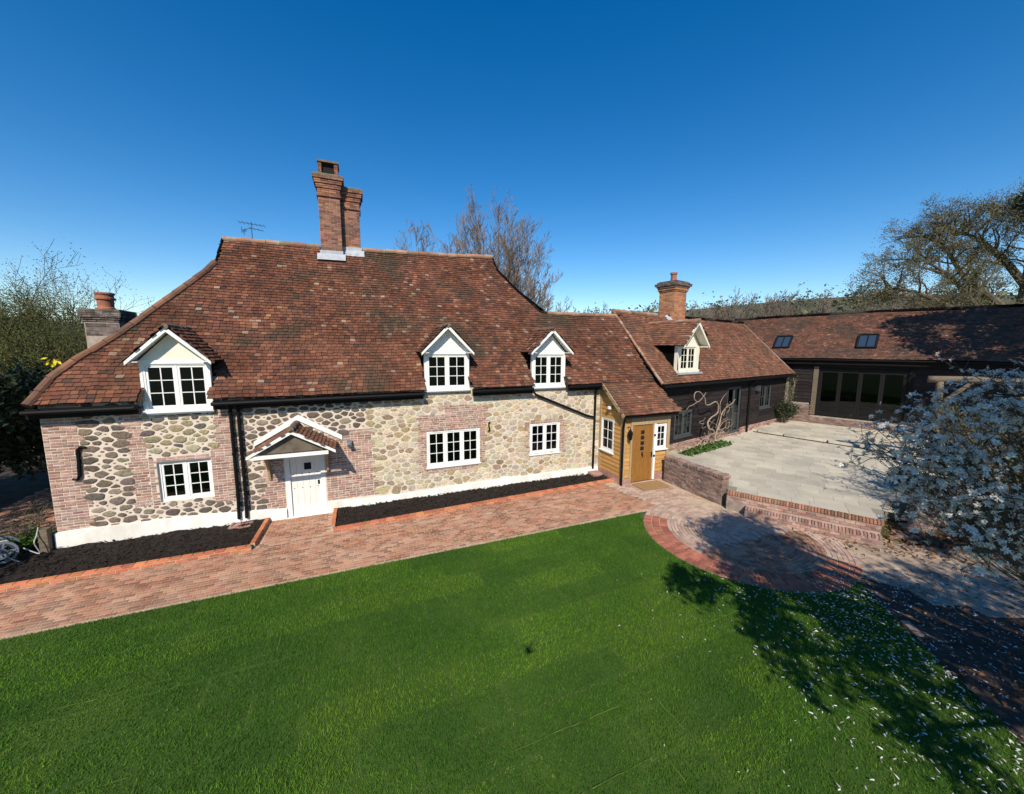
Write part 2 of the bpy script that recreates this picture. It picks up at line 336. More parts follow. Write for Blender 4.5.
def window(parent, x0, x1, z0, z1, y, lights=2, cols=2, rows=3, mat='white', name='window', fw=0.06, sill=True, back=0.45, glass='glass', curtain=None, T=None, label=None, sw=0.05):
    """casement window lying in the plane y, facing -y: frame > casements, glazing bars, glass, dark room behind.  T maps to another plane"""
    T = T or (lambda p: p)
    def fin(mb, *a, **k): mb.v = [tuple(T(Vector(p))) for p in mb.v]; return mb.build(*a, **k)
    mt = MT[mat]; f = MB()
    f.box(x0, x0+fw, y-.005, y+.07, z0, z1); f.box(x1-fw, x1, y-.005, y+.07, z0, z1)
    f.box(x0+fw, x1-fw, y-.005, y+.07, z1-fw, z1); f.box(x0+fw, x1-fw, y-.005, y+.07, z0, z0+fw)
    lw = (x1-x0-2*fw) / lights
    for i in range(1, lights): xx = x0+fw+lw*i; f.box(xx-.025, xx+.025, y+.002, y+.068, z0+fw, z1-fw)
    fr = fin(f, name, mt, parent)
    if label: fr['label'] = label
    c = MB(); g = MB(); b = MB()
    for i in range(lights):
        a = x0+fw+lw*i+(.025 if i else 0)+.004; e = x0+fw+lw*(i+1)-(.025 if i < lights-1 else 0)-.004; zb, zt = z0+fw+.004, z1-fw-.004
        c.box(a, a+sw, y+.012, y+.055, zb, zt); c.box(e-sw, e, y+.012, y+.055, zb, zt)
        c.box(a+sw, e-sw, y+.012, y+.055, zt-sw, zt); c.box(a+sw, e-sw, y+.012, y+.055, zb, zb+sw*1.25)
        ga, ge, gb, gt = a+sw, e-sw, zb+sw*1.25, zt-sw
        g.add([(ga,y+.036,gb),(ge,y+.036,gb),(ge,y+.036,gt),(ga,y+.036,gt)], [(0,1,2,3)])
        for k in range(1, cols): xx = ga+(ge-ga)*k/cols; b.box(xx-.012, xx+.012, y+.02, y+.05, gb, gt)
        for k in range(1, rows): zz = gb+(gt-gb)*k/rows; b.box(ga, ge, y+.022, y+.048, zz-.011, zz+.011)
    fin(c, 'casement', mt, fr)
    if cols > 1 or rows > 1: fin(b, 'glazing_bars', mt, fr)
    fin(g, 'glass', MT[glass], fr)
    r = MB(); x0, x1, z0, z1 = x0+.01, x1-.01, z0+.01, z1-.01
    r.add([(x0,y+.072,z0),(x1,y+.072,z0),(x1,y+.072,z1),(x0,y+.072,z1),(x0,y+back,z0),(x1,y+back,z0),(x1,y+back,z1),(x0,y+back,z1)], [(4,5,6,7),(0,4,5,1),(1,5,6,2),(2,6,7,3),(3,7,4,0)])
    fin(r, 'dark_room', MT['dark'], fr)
    if sill:
        s = MB(); s.box(x0-.06, x1+.06, y-.07, y+.03, z0-.06, z0-.012); fin(s, 'sill', mt, fr)
    if curtain:
        cu = MB()
        for a, e in curtain:
            n = 12
            for i in range(n):
                p, q = a+(e-a)*i/n, a+(e-a)*(i+1)/n; d1, d2 = .03*(i % 2), .03*((i+1) % 2)
                cu.add([(p,y+.12+d1,z0+.01),(q,y+.12+d2,z0+.01),(q,y+.12+d2,z1-.01),(p,y+.12+d1,z1-.01)], [(0,1,2,3)])
        fin(cu, 'curtain', MT['curtain'], fr)
    return fr
def boards(name, x0, x1, z0, z1, holes, y, mat, parent, h=0.19, T=None, top=None):
    """feather edged weatherboards, cut round the openings"""
    T = T or (lambda p: p); mb = MB(); z = z0
    while z < z1 - .02:
        zt = min(z+h, z1); segs = [(x0, x1)]
        for a, b, c, d in holes:
            if c < (z+zt)/2 < d:
                ns = []
                for p, q in segs:
                    if b <= p or a >= q: ns.append((p, q))
                    else:
                        if a > p: ns.append((p, a))
                        if b < q: ns.append((b, q))
                segs = ns
        for p, q in segs:
            if top:
                while p < q and top(p) < zt: p += .03
                while q > p and top(q) < zt: q -= .03
            if q - p < .03: continue
            x = p
            while x < q:
                e = min(q, x + rnd.uniform(1.6, 3.6)); 
                if q - e < .4: e = q
                j = rnd.uniform(-.006, .006)
                mb.add([T(Vector(v)) for v in ((x,y-.034,z+j),(e,y-.034,z+j+rnd.uniform(-.006,.006)),(e,y-.006,zt+.02),(x,y-.006,zt+.02),(x,y,z+j),(e,y,z+j))], [(0,1,2,3),(0,4,5,1),(0,3,4),(1,5,2)])
                x = e + .003
        z = zt
    return mb.build(name, mat, parent)
def brick_box(x0, x1, y0, y1, z0, z1, bl=0.225, bh=0.075, mi=0, jt=0.010, pr=0.006, mb=None, joff=0):
    """individual bricks on the four sides of an upright stack"""
    mb = mb or MB(); k = joff; z = z0
    while z + bh*.7 <= z1 + 1e-6:
        zt = z + bh - jt
        for side in range(4):
            a0, a1 = (x0, x1) if side % 2 == 0 else (y0, y1)
            L = a1-a0; n = max(1, round(L/bl)); b = L/n; t = -(b/2 if k % 2 else 0)
            while t < L - .02:
                p, q = a0+max(t, 0)+jt/2, a0+min(t+b, L)-jt/2
                if q - p > .02:
                    e = pr + rnd.uniform(-.003, .003)
                    if side == 0: mb.box(p, q, y0-e, y0+.02, z, zt, mi)
                    elif side == 2: mb.box(p, q, y1-.02, y1+e, z, zt, mi)
                    elif side == 3: mb.box(x0-e, x0+.02, p, q, z, zt, mi)
                    else: mb.box(x1-.02, x1+e, p, q, z, zt, mi)
                t += b
        z += bh; k += 1
    return mb
def corbel(mb, x0, x1, y0, y1, z, steps, bh=0.075):
    for e in steps:
        brick_box(x0-e, x1+e, y0-e, y1+e, z, z+bh, mb=mb, joff=rnd.randint(0, 1)); z += bh
    return z

# ------------------------------------------------------------------ the setting: ground, hills
def sheet(name, pts, z, mat, kind='structure'):
    mb = MB(); mb.add([(x, y, z) for x, y in pts], [tuple(range(len(pts)))]); o = mb.build(name, mat); tag(o, kind=kind); return o
HO = Vector((-11.814, 9.240, 0)); HA = R(22.2)
HE = Vector((math.cos(HA), math.sin(HA), 0)); HD = Vector((-math.sin(HA), math.cos(HA), 0))
def hw(u, d, z=0.0): p = HO + HE*u + HD*d; return (p.x, p.y, z)
AO = Vector((7.44, 17.01, 0)); AA = R(35); AE = Vector((math.cos(AA), math.sin(AA), 0)); AD = Vector((-math.sin(AA), math.cos(AA), 0))
def aw(u, d, z=0.0): p = AO + AE*u + AD*d; return (p.x, p.y, z)
BO = Vector((18.66, 24.18, 0)); BA = R(-48); BE = Vector((math.cos(BA), math.sin(BA), 0)); BD = Vector((-math.sin(BA), math.cos(BA), 0))
def bw(u, d, z=0.0): p = BO + BE*u + BD*d; return (p.x, p.y, z)

def terrain():
    mb = MB(); rings = [0, 15, 30, 45, 60, 90, 130, 180, 240, 310, 390, 480, 600, 900, 1500, 3000]; n = 96
    def hh(r, a):
        if r < 50: return -0.03
        t = min(1, max(0, (r-50)/430)); t = t*t*(3-2*t)
        az = math.degrees(math.atan2(math.sin(a), math.cos(a)))   # 0 = straight ahead (+y), positive to the right
        k = 0.40 + 0.50*math.exp(-((az-38)/32)**2) + 0.06*math.sin(a*5+1) + 0.03*math.sin(a*11)
        return -0.03 + 60*t*k*(1 if r < 900 else .8)
    for i, r in enumerate(rings):
        for j in range(n):
            a = 2*math.pi*j/n; mb.v.append((r*math.sin(a), r*math.cos(a), hh(r, a)))
    for i in range(len(rings)-1):
        for j in range(n):
            j2 = (j+1) % n; mb.f.append((i*n+j, i*n+j2, (i+1)*n+j2, (i+1)*n+j)); mb.mi.append(1 if rings[i] >= 130 else 0)
    return mb.build('ground', [MT['field'], MT['hill']], None, smooth=True), hh
ground_o, hill_h = terrain(); tag(ground_o, kind='structure')

# lawn
LE = -3.72
lawn_poly = [hw(-9, LE)[:2], hw(15.9, LE-.04)[:2], (4.12, 11.5)]
CC = (6.6, 10.25); CR = 2.62
for t in np.linspace(160, 304, 24): lawn_poly.append((CC[0]+CR*math.cos(R(t)), CC[1]+CR*math.sin(R(t))))
lawn_poly += [(7.75, 7.2), (7.45, 6.2), (7.2, 5.2), (6.9, 4.3), (6.6, 2.5), (6.4, -6), (-24, -6)]
lawn = sheet('lawn', lawn_poly, 0.0, MT['turf'])

# brick paths : a jointing bed with single bricks on it
def bricks_area(name, pred, origin, ang, x0, x1, y0, y1, L, W, mat, parent, z, pat='stretcher', h=0.025):
    mb = MB(); ca, sa = math.cos(ang), math.sin(ang)
    j = 0; y = y0
    while y < y1:
        x = x0 + (L/2 if j % 2 else 0) + rnd.uniform(-.02, .02)
        while x < x1:
            cx, cy = x+L/2, y+W/2; wx, wy = origin[0]+ca*cx-sa*cy, origin[1]+sa*cx+ca*cy
            if pred(wx, wy):
                g = 0.009; t = rnd.uniform(-.02, .02); dz = rnd.uniform(-.0015, .0025); tl = rnd.uniform(-.0015, .0015)
                P = []
                for e, zz, tt in ((0, z-.006, 0), (0, z+h-.004+dz, 0), (.004, z+h+dz, tl)):
                    for sx, sy in ((-1,-1),(1,-1),(1,1),(-1,1)):
                        lx, ly = sx*(L/2-g-e), sy*(W/2-g-e); lx, ly = lx-t*ly, ly+t*lx
                        lx += cx; ly += cy
                        P.append((origin[0]+ca*lx-sa*ly, origin[1]+sa*lx+ca*ly, zz+tt*sx))
                mb.add(P, [(8,9,10,11)] + [(a*4+i, a*4+(i+1)%4, a*4+4+(i+1)%4, a*4+4+i) for a in (0,1) for i in range(4)])
            x += L
        y += W; j += 1
    return mb.build(name, mat, parent)
def rings_area(name, pred, c, rads, mat, z, soldier=False, W=0.11, L=0.225, parent=None, h=0.010):
    mb = MB()
    for r0, r1 in rads:
        rm = (r0+r1)/2; n = max(6, round(2*math.pi*rm/((W if soldier else L)))); off = rnd.random()
        for i in range(n):
            a0, a1 = 2*math.pi*(i+off)/n, 2*math.pi*(i+1+off)/n; am = (a0+a1)/2
            if not pred(c[0]+rm*math.cos(am), c[1]+rm*math.sin(am)): continue
            dz = rnd.uniform(-.002, .003); P = []
            for e, zz in ((0, z-.008), (0, z+h-.004+dz), (.004, z+h+dz)):
                for r, a in ((r0+.006+e, a0+(.006+e)/rm), (r1-.006-e, a0+(.006+e)/rm), (r1-.006-e, a1-(.006+e)/rm), (r0+.006+e, a1-(.006+e)/rm)):
                    P.append((c[0]+r*math.cos(a), c[1]+r*math.sin(a), zz))
            mb.add(P, [(8,9,10,11)] + [(q*4+i2, q*4+(i2+1)%4, q*4+4+(i2+1)%4, q*4+4+i2) for q in (0,1) for i2 in range(4)])
    return mb.build(name, mat, parent)
def house_uv(x, y):
    d = Vector((x, y, 0)) - HO; return d.dot(HE), d.dot(HD)
def in_circle(x, y, r=CR): return (x-CC[0])**2 + (y-CC[1])**2 < r*r
STEP0, STEP1 = Vector((7.36, 12.22, 0)), Vector((10.35, 10.02, 0))          # the top step edge of the patio
SD = (STEP1-STEP0).normalized(); SN = Vector((SD.y, -SD.x, 0));
if SN.y > 0: SN = -SN
def step_side(x, y): return (Vector((x, y, 0)) - STEP0).dot(SN)             # >0 in front of the steps
def bed_edge(u): return -1.80 if u < 5.6 else -1.56 + 0.047*(u-6.4)
def on_path(x, y):
    u, d = house_uv(x, y)
    if not (LE < d and -9 < u < 19.2): return False
    if u < 4.75: return d < bed_edge(u) and d > LE
    if u < 6.42: return d < 0.0
    if u < 16.85: return d < bed_edge(u)
    return d < -1.55
def path_brick(x, y):
    u, d = house_uv(x, y)
    return on_path(x, y) and not in_circle(x, y) and u < 16.2 + (d+1)*-.2
def path_pale(x, y):
    u, d = house_uv(x, y)
    if in_circle(x, y) or step_side(x, y) < 0.62 and u > 18.6: return False
    if u >= 16.2 + (d+1)*-.2 and d < -1.52 and d > LE-.05 and u < 18.75: return True
    return u > 18.7 and step_side(x, y) > .62 and x < 8.6 and y > CC[1]-.3
bed = MB(); bed.add([hw(-9,-3.74,.004), hw(16.2,-3.78,.004), hw(19.2,-3.9,.004), hw(19.2,-.8,.004), hw(-9,-.8,.004)], [(0,1,2,3,4)])
bed.add([(CC[0]+CR*math.cos(R(t)), CC[1]+CR*math.sin(R(t)), .008) for t in range(0, 360, 8)], [tuple(range(45))])
bed.add([hw(4.7,-1.9,.006), hw(6.5,-1.9,.006), hw(6.5,.05,.006), hw(4.7,.05,.006)], [(0,1,2,3)])
bed.add([(7.0,12.6,.012), (11.5,9.3,.012), (10.9,8.6,.012), (8.2,8.2,.012), (6,11,.012)], [(0,1,2,3,4)])
bp = bed.build('brick_path', MT['pavej']); tag(bp, kind='structure')
pb = bricks_area('path_bricks', path_brick, HO, HA, -9, 20, -4.0, 0.1, 0.212, 0.102, MT['pave'], bp, .006, h=.006)
pp2 = bricks_area('pale_paving', path_pale, HO, HA, 12, 24, -9, 0.1, 0.2, 0.1, MT['pale'], bp, .016, h=.008)
def circ_front(x, y): return step_side(x, y) > .62
def circ_edge(x, y): a = math.degrees(math.atan2(y-CC[1], x-CC[0])) % 360; return 150 < a < 322
rings_area('ring_edging', circ_edge, CC, [(2.39, 2.61), (2.16, 2.38), (1.945, 2.15)], MT['ring'], .016, True, 0.085, parent=bp)
pale_half = lambda x, y: (y-CC[1]) > .35*(x-CC[0])-.35
RB = [(1.09+.095*k, 1.185+.095*k) for k in range(9)] + [(.02+.107*k, .127+.107*k) for k in range(10)]
rings_area('ring_paving', lambda x, y: circ_front(x, y) and pale_half(x, y), CC, RB, MT['pale'], .016, L=.215, parent=bp)
rings_area('ring_paving', lambda x, y: circ_front(x, y) and not pale_half(x, y), CC, RB, MT['pave'], .016, L=.215, parent=bp)
rings_area('ring_paving', lambda x, y: circ_front(x, y) and not circ_edge(x, y), CC, [(1.95+.1075*k, 2.0575+.1075*k) for k in range(6)], MT['pale'], .016, L=.215, parent=bp)

# brown flagged path to the right and the shaded bed beside it
fp = MB(); flags = MB()
FQ = [(8.15, 8.25), (9.6, 7.2), (11.0, 6.6), (14.5, 5.6), (16.5, 8.0), (12.6, 9.4), (11.2, 9.6), (9.4, 10.3), (8.7, 10.9)]
fp.add([(x, y, .0125) for x, y in FQ], [tuple(range(len(FQ)))])
flagp = fp.build('flag_path', MT['flag']); tag(flagp, kind='structure')
x = 7.6
while x < 17:
    y = 5; ln = rnd.uniform(.45, .8)
    while y < 12:
        wd = rnd.uniform(.35, .75)
        if inpoly(x+ln/2, y+wd/2, FQ) and not in_circle(x+ln/2, y+wd/2, CR+.2) and step_side(x+ln/2, y+wd/2) > .5:
            zz = .03 + rnd.uniform(-.006, .006); flags.box(x+.012, x+ln-.012, y+.012, y+wd-.012, 0, zz)
        y += wd
    x += ln
flags.build('paving_flags', MT['flag'], flagp, bevel=.008)
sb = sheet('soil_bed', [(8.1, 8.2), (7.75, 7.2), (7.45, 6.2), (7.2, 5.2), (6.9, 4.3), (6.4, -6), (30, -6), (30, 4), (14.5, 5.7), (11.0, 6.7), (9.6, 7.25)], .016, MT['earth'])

# ------------------------------------------------------------------ patio, steps, low wall
PZ = 0.62
pat = [tuple(STEP0.xy), (7.32, 12.5), hw(18.85, -1.7)[:2], aw(-1.2, -3.4)[:2], aw(-1.2, .1)[:2], aw(13.4, .1)[:2], bw(0.2, -.0)[:2], bw(16, 0)[:2], (27, 9.5), (17, 10.5), (11.9, 11.3), tuple(STEP1.xy)]
pm = MB(); pm.prism([(x, y, 0) for x, y in pat], (0, 0, 1), PZ-.006)
patio = pm.build('patio', MT['slabj']); tag(patio, kind='structure')
UP0, UP1 = Vector((14.04, 21.54, 0)), Vector((17.92, 16.65, 0)); UPD = (UP1-UP0).normalized(); UPN = Vector((-UPD.y, UPD.x, 0))
if UPN.x < 0: UPN = -UPN
sl1 = MB(); sl2 = MB(); sw = MB()
ca, sa = SD.x, SD.y; row = 0; y = -14.0
while y < 16:
    hgt = 0.45; x = -8 + (row % 3)*.27
    while x < 28:
        ln = rnd.choice([.45, .6, .6, .75, .9]); cx, cy = x+ln/2, y+hgt/2
        wx, wy = STEP0.x+ca*cx-sa*cy, STEP0.y+sa*cx+ca*cy
        if inpoly(wx, wy, pat) and step_side(wx, wy) < -.12:
            up = (Vector((wx, wy, 0))-UP0).dot(UPN) > 0
            P = []; e = .004; zz = PZ + (.10 if up else 0) + rnd.uniform(-.002, .002)
            for z_ in (PZ-.03, zz):
                for px, py in ((x+e, y+e), (x+ln-e, y+e), (x+ln-e, y+hgt-e), (x+e, y+hgt-e)):
                    P.append((STEP0.x+ca*px-sa*py, STEP0.y+sa*px+ca*py, z_))
            (sl2 if up else sl1).add(P, [(4,5,6,7)] + [(i, (i+1)%4, 4+(i+1)%4, 4+i) for i in range(4)])
        x += ln
    y += hgt; row += 1
sl1.build('patio_slabs', MT['slab'], patio); sl2.build('upper_slabs', MT['slab'], patio)
ub = MB(); ub.bar(UP0+UPD*.2 - UPN*.28 + Vector((0,0,PZ+.006)), UP1+UPD*3 - UPN*.28 + Vector((0,0,PZ+.006)), .07, .05); ub.build('drain_channel', MT['ajoin'], patio)
# two brick steps
st = empty('brick_steps', (STEP0.x, STEP0.y, 0), math.atan2(SD.y, SD.x), 'low red brick steps with bullnose edge leading up to the pale patio', 'steps')
SL = (STEP1-STEP0).length
b1 = MB(); b1.box(0.0, SL, -.30, .14, 0.02, PZ-.10); b1.box(.55, SL, -.62, -.30, .02, PZ/2-.09); b1.build('step_core', MT['oldmort'], st)
for nm, x0, yb, zt in (('upper_edge', 0.0, -.30, PZ+.012), ('lower_edge', .55, -.62, PZ/2+.01)):
    m = MB(); x = x0
    while x < SL:
        dz = rnd.uniform(-.006, .006); q = rnd.uniform(-.008, .008)
        m.box(x+.005, x+.070, yb-.02+q, yb+.20+q, zt-.105+dz, zt+dz); x += .0755
    m.build(nm, MT['pave' if nm == 'upper_edge' else 'wbrick'], st, bevel=.012)
for yb, x0, z0, n in ((-.30, .0, .34, 3), (-.62, .55, .03, 3)):
    m = MB()
    for r in range(2 if yb > -.4 else 3):
        x = x0 + (.11 if r % 2 else 0)
        while x < SL-.1:
            m.box(x+.005, x+.21, yb-.012+rnd.uniform(-.004, .004), yb+.05, z0+r*.075, z0+r*.075+.065); x += .22
    m.build('riser_bricks', MT['wbrick'], st)
tr = MB(); tr.box(.55, SL, -.43, -.30, PZ/2-.09, PZ/2-.004); tr.build('tread', MT['pale'], st)
# low garden wall beside the oak porch
lw = empty('low_garden_wall', hw(18.76, -1.74), HA - R(90), 'low weathered brick and stone wall running out from the oak porch', 'garden wall')
m = MB(); WL = 2.62; LH = 1.04; m.box(0, WL, -.02, .28, 0, LH-.05); m.build('wall_core', MT['oldmort'], lw)
m = MB(); z = .02; r = 0
while z < LH-.12:
    for face in (0, 1):
        x = -(.11 if r % 2 else 0)
        while x < WL:
            a, e = max(0, x)+.006, min(WL, x+.22)-.006; q = rnd.uniform(-.008, .012)
            if e-a > .03 and rnd.random() < .93: m.box(a, e, (-.03-q) if face == 0 else .25, .01 if face == 0 else .29+q, z, z+.063)
            x += .22
    for y0 in (0.0, .15): m.box(WL-.02, WL+.012+rnd.uniform(0,.01), y0-.01, y0+.12, z, z+.063)
    z += .074; r += 1
m.build('bricks', MT['oldbrick'], lw)
m = MB(); x = -.02
while x < WL: 
    q = rnd.uniform(-.012, .012); m.box(x+.004, x+.072, -.05+q, .31+q, LH-.09, LH+.02+q); x += .077
m.build('coping', MT['oldbrick'], lw, bevel=.012)

# flower beds with brick edging
for lab, u0, u1, kind in (('left', -1.2, 4.62, 0), ('right', 6.55, 16.75, 1)):
    m = MB(); nx = int((u1-u0)/.12); 
    for i in range(nx+1):
        u = u0 + (u1-u0)*i/nx
        for k in range(13):
            d = (bed_edge(u)+.06)*(1-k/12) + (.1 if u > -.05 else .9)*k/12; m.v.append(hw(u, d, .075 + .035*math.sin(u*5+k)*math.sin(k*1.7+u*2) + rnd.uniform(-.022, .022) + .035*k/12))
    for i in range(nx):
        for k in range(12): a = i*13+k; m.f.append((a, a+13, a+14, a+1)); m.mi.append(0)
    o = m.build('flower_bed', MT['soil'], None, smooth=False); tag(o, kind='structure')
    chips = MB()
    for _ in range(int((u1-u0)*260)):
        u = rnd.uniform(u0+.1, u1-.1); d = rnd.uniform(bed_edge(u)+.1, -.04); c = Vector(hw(u, d, .105+.035*(1-d/bed_edge(u))))
        a = rnd.uniform(0, 6.28); t = Vector((math.cos(a), math.sin(a), rnd.uniform(-.4, .4)))*rnd.uniform(.018, .045); s_ = Vector((-math.sin(a), math.cos(a), rnd.uniform(-.5, .5)))*rnd.uniform(.008, .018)
        chips.add([c-t-s_, c+t-s_, c+t+s_, c-t+s_], [(0,1,2,3)])
    chips.build('bark_chips', MT['soil'], o)
    k = empty('bed_edging', hw(u0, bed_edge(u0)), HA, ['orange brick edging round the dark bed left of the white front door', 'long orange brick edging round the dark bed right of the white front door'][kind], 'brick edging')
    m = MB(); kb = MB()
    def run(x0, y0, x1, y1):
        L = math.hypot(x1-x0, y1-y0); n = round(L/.225); dx, dy = (x1-x0)/L, (y1-y0)/L
        for cz in (0, 1):
            for i in range(-(cz % 2), n):
                s0, s1 = max(0, (i+.5*cz)*L/n)+.007, min(L, (i+1+.5*cz)*L/n)-.007
                if s1-s0 < .03: continue
                q = rnd.uniform(-.004, .004); c = Vector((x0+dx*(s0+s1)/2-dy*q, y0+dy*(s0+s1)/2+dx*q, .046+cz*.07))
                m.obox(c, Vector((dx, dy, 0))*(s1-s0)/2, Vector((-dy, dx, 0))*.055, Vector((0,0,.030)))
        kb.bar((x0, y0, .064), (x1, y1, .064), .098, .125)
    e0, e1 = 0.05, bed_edge(u1)-bed_edge(u0)
    run(-(.0 if kind else 7), 0, u1-u0, e1)
    if kind: run(-.0, .16, -.0, -bed_edge(u0)-.05)
    else: run(u1-u0, .12, u1-u0+.05, 1.72)
    m.build('bricks', MT['kerb'], k, bevel=.006)
    kb.build('mortar', MT['pavej'], k)

# ================================================================== COTTAGE
cot = empty('cottage', tuple(HO), HA, 'old stone and brick cottage with steep mossy tiled roof and three white dormers', 'house')
BAY, CEN, RIG, DOOR = (2.15, 3.38, .98, 2.14), (9.54, 11.48, 1.12, 2.42), (13.54, 14.85, 1.18, 2.41), (5.20, 6.31, 0.0, 2.0)
holes = [BAY, CEN, RIG, DOOR, (2.10, 3.53, 3.57, 4.0), (9.57, 11.04, 3.87, 4.0), (13.61, 14.96, 3.84, 4.0)]
wm = MB(); wall_holes(wm, 0, 16.75, 0, 4.0, holes, 0.0, .12)
wm.add([(0,0,0),(0,8.3,0),(0,8.3,4.0),(0,0,4.0)], [(0,1,2,3)]); wm.add([(16.75,8.3,0),(0,8.3,0),(0,8.3,4),(16.75,8.3,4)], [(0,1,2,3)])
wm.add([(19.3,0,0),(19.3,8.3,0),(19.3,8.3,4),(19.3,0,4)], [(0,1,2,3)]); wm.add([(16.75,0,0),(16.75,0,4),(19.3,0,4),(19.3,0,0)], [(0,1,2,3)])
wall = wm.build('wall', MT['mortar'], cot)
# brick zones in the facade: u0, u1, z0, z1, ragged left, ragged right
BZ = [(0.0, .62, .5, 3.85, 0, .22), (1.64, 1.98, .95, 3.8, .30, .0), (1.98, 2.15, .85, 2.25, 0, 0), (3.38, 4.0, .8, 2.45, 0, .12), (3.55, 4.0, 2.45, 3.8, .05, .15), (2.15, 3.38, 2.14, 2.32, 0, 0),
      (4.66, 5.18, .35, 2.2, .18, 0), (6.33, 7.8, .4, 1.75, 0, .12), (6.33, 7.7, 1.75, 2.55, 0, .2), (7.0, 7.75, 2.55, 2.72, .1, .1),
      (9.30, 11.72, 2.42, 3.02, .12, .1), (10.2, 11.75, 3.02, 3.3, .3, .08), (9.24, 9.54, .95, 2.42, .1, 0), (11.48, 11.68, 1.1, 2.42, 0, .1), (9.5, 11.5, .9, 1.10, .1, .1),
      (13.3, 13.54, 1.15, 2.5, .08, 0), (14.85, 15.1, 1.15, 2.5, 0, .1), (13.54, 14.85, 2.41, 2.55, 0, 0)]
bm = MB()
for (a, b, c, d, rl, rr) in BZ:
    z = c; k = int(round(c/.075))
    while z + .066 < d + .03:
        jl = -rl*(.5+.5*math.sin(k//3*2.3)) * (1 if (k//2) % 2 else .3); jr = rr*(1 if (k//3) % 2 else .2)*(.7+.3*rnd.random())
        p, q = a + (jl if rl else 0), b + (jr if rr else 0); x = p - (.11 if k % 2 else 0) + rnd.uniform(0, .01)
        while x < q:
            hd = .105 if rnd.random() < .22 else .218
            s0, s1 = max(p, x)+.009, min(q, x+hd)-.010
            if s1 - s0 > .045:
                e = .008 + rnd.uniform(-.004, .006); zz = rnd.uniform(-.004, .004)
                bm.add([(s0,-e,z+zz),(s1,-e,z+zz),(s1,-e,z+zz+.052),(s0,-e,z+zz+.052),(s0,.0,z+zz-.002),(s1,.0,z+zz-.002),(s1,.0,z+zz+.054),(s0,.0,z+zz+.054)], [(0,1,2,3),(4,5,1,0),(5,6,2,1),(6,7,3,2),(7,4,0,3)])
            x += hd
        z += .075; k += 1
bm.build('brickwork', MT['wbrick'], wall)
